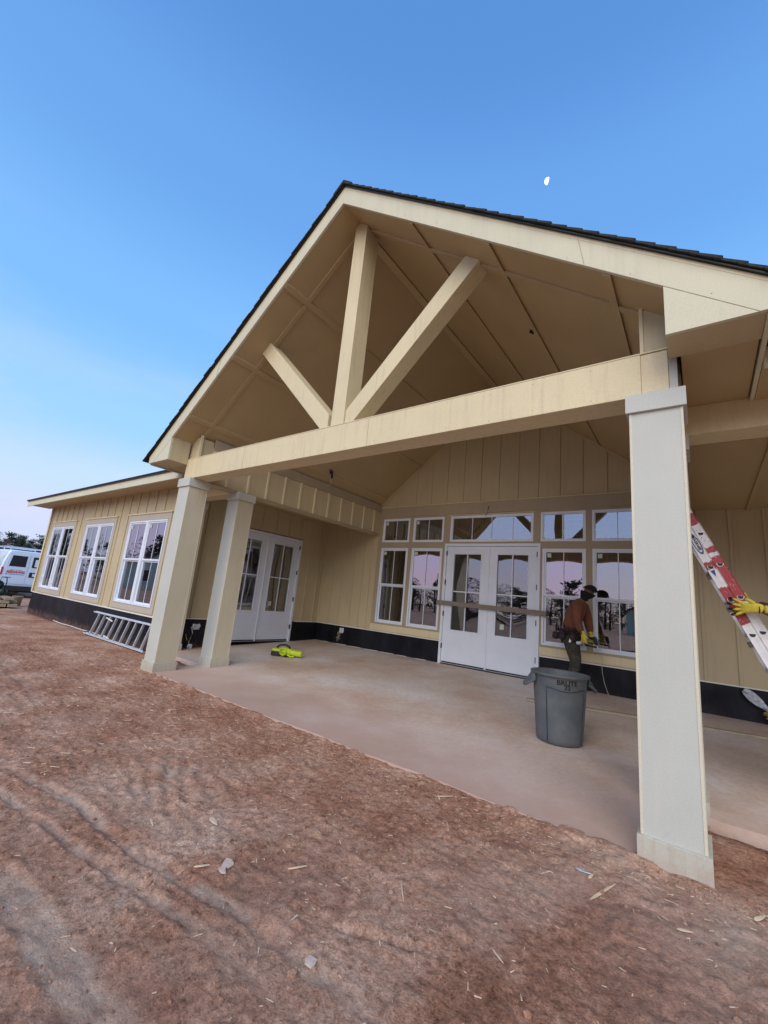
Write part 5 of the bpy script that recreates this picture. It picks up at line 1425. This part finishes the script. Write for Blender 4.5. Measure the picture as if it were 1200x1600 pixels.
stick(-1.18, -.24, .07, .010, 2.2, 'short splinter crossing near the slab edge', group=g_)
stick(.211, -.523, .06, .014, .3, 'small pale chip below the right column', group=g_)
stick(.489, -.168, .08, .020, 1.0, 'pale chip at the right edge beside the column', group=g_)
FRAG = mat('pale_mortar_crumb', (.50,.42,.35), .9, .2, 30)
def flat_frag(x, y, s, lab, seed):
    r = random.Random(seed); n = 7; pts = [(s*r.uniform(.5,1)*math.cos(2*PI*k/n), s*r.uniform(.4,.9)*math.sin(2*PI*k/n)) for k in range(n)]
    o = MB().prism(pts, 0, .007, 'z').build('stone_fragment', FRAG, None, .001); o.location = (x, y, gh(x,y)+.006); o.rotation_euler = (.08, .1, 0); tag(o, lab, 'stone', 'flat stone fragments on the clay')
flat_frag(-1.527, -1.674, .045, 'larger flat grey fragment beside the wheel tracks', 1)
flat_frag(-1.50, -1.72, .028, 'smaller grey fragment touching the larger one', 2)
flat_frag(-.859, -1.772, .035, 'lone grey fragment near the bottom edge of the clay', 3)

# ------------------------------------------------------------------ seams and nail heads on the trim
NAIL = mat('set_nail', (.22,.19,.14), .6, .2, 20)
for x_, y0_, z0_, z1_ in ((-2.42, .0185, 2.716, 3.033), (-4.62, .0185, 2.716, 3.033)):
    MB().box(x_, x_+.0022, y0_, y0_+.002, z0_, z1_).build('butt_joint', NAIL, B)
for u in (1.02*2.66,):
    x_ = CX + u; MB().bar((x_, -.3012, roofplane(5.845, u)), (x_-.045, -.3012, roofplane(6.075, u-.045)), .0016, .0035, (0,1,0)).build('butt_joint', NAIL, B)
x_ = CX - 2.2; MB().bar((x_, -.3012, roofplane(5.845, 2.2)), (x_+.045, -.3012, roofplane(6.075, 2.155)), .0016, .0035, (0,1,0)).build('butt_joint', NAIL, B)
nb = MB(); rr_ = random.Random(3)
def nail(x, y, z): nb.box(x-.0032, x+.0032, y, y+.001, z-.0032, z+.0032)
for i in range(15):
    x_ = -6.0 + i*.41 + rr_.uniform(-.03,.03)
    for z_ in (2.75, 2.995): nail(x_, .0192, z_+rr_.uniform(-.012,.012))
for sgn in (-1, 1):
    for i in range(9):
        u = .15+i*.41
        for o_ in (5.88, 6.045): nail(CX+sgn*(u+rr_.uniform(-.02,.02)), -.3008, roofplane(o_, u))
o = nb.build('nail_head', NAIL, B); o['kind'] = 'stuff'
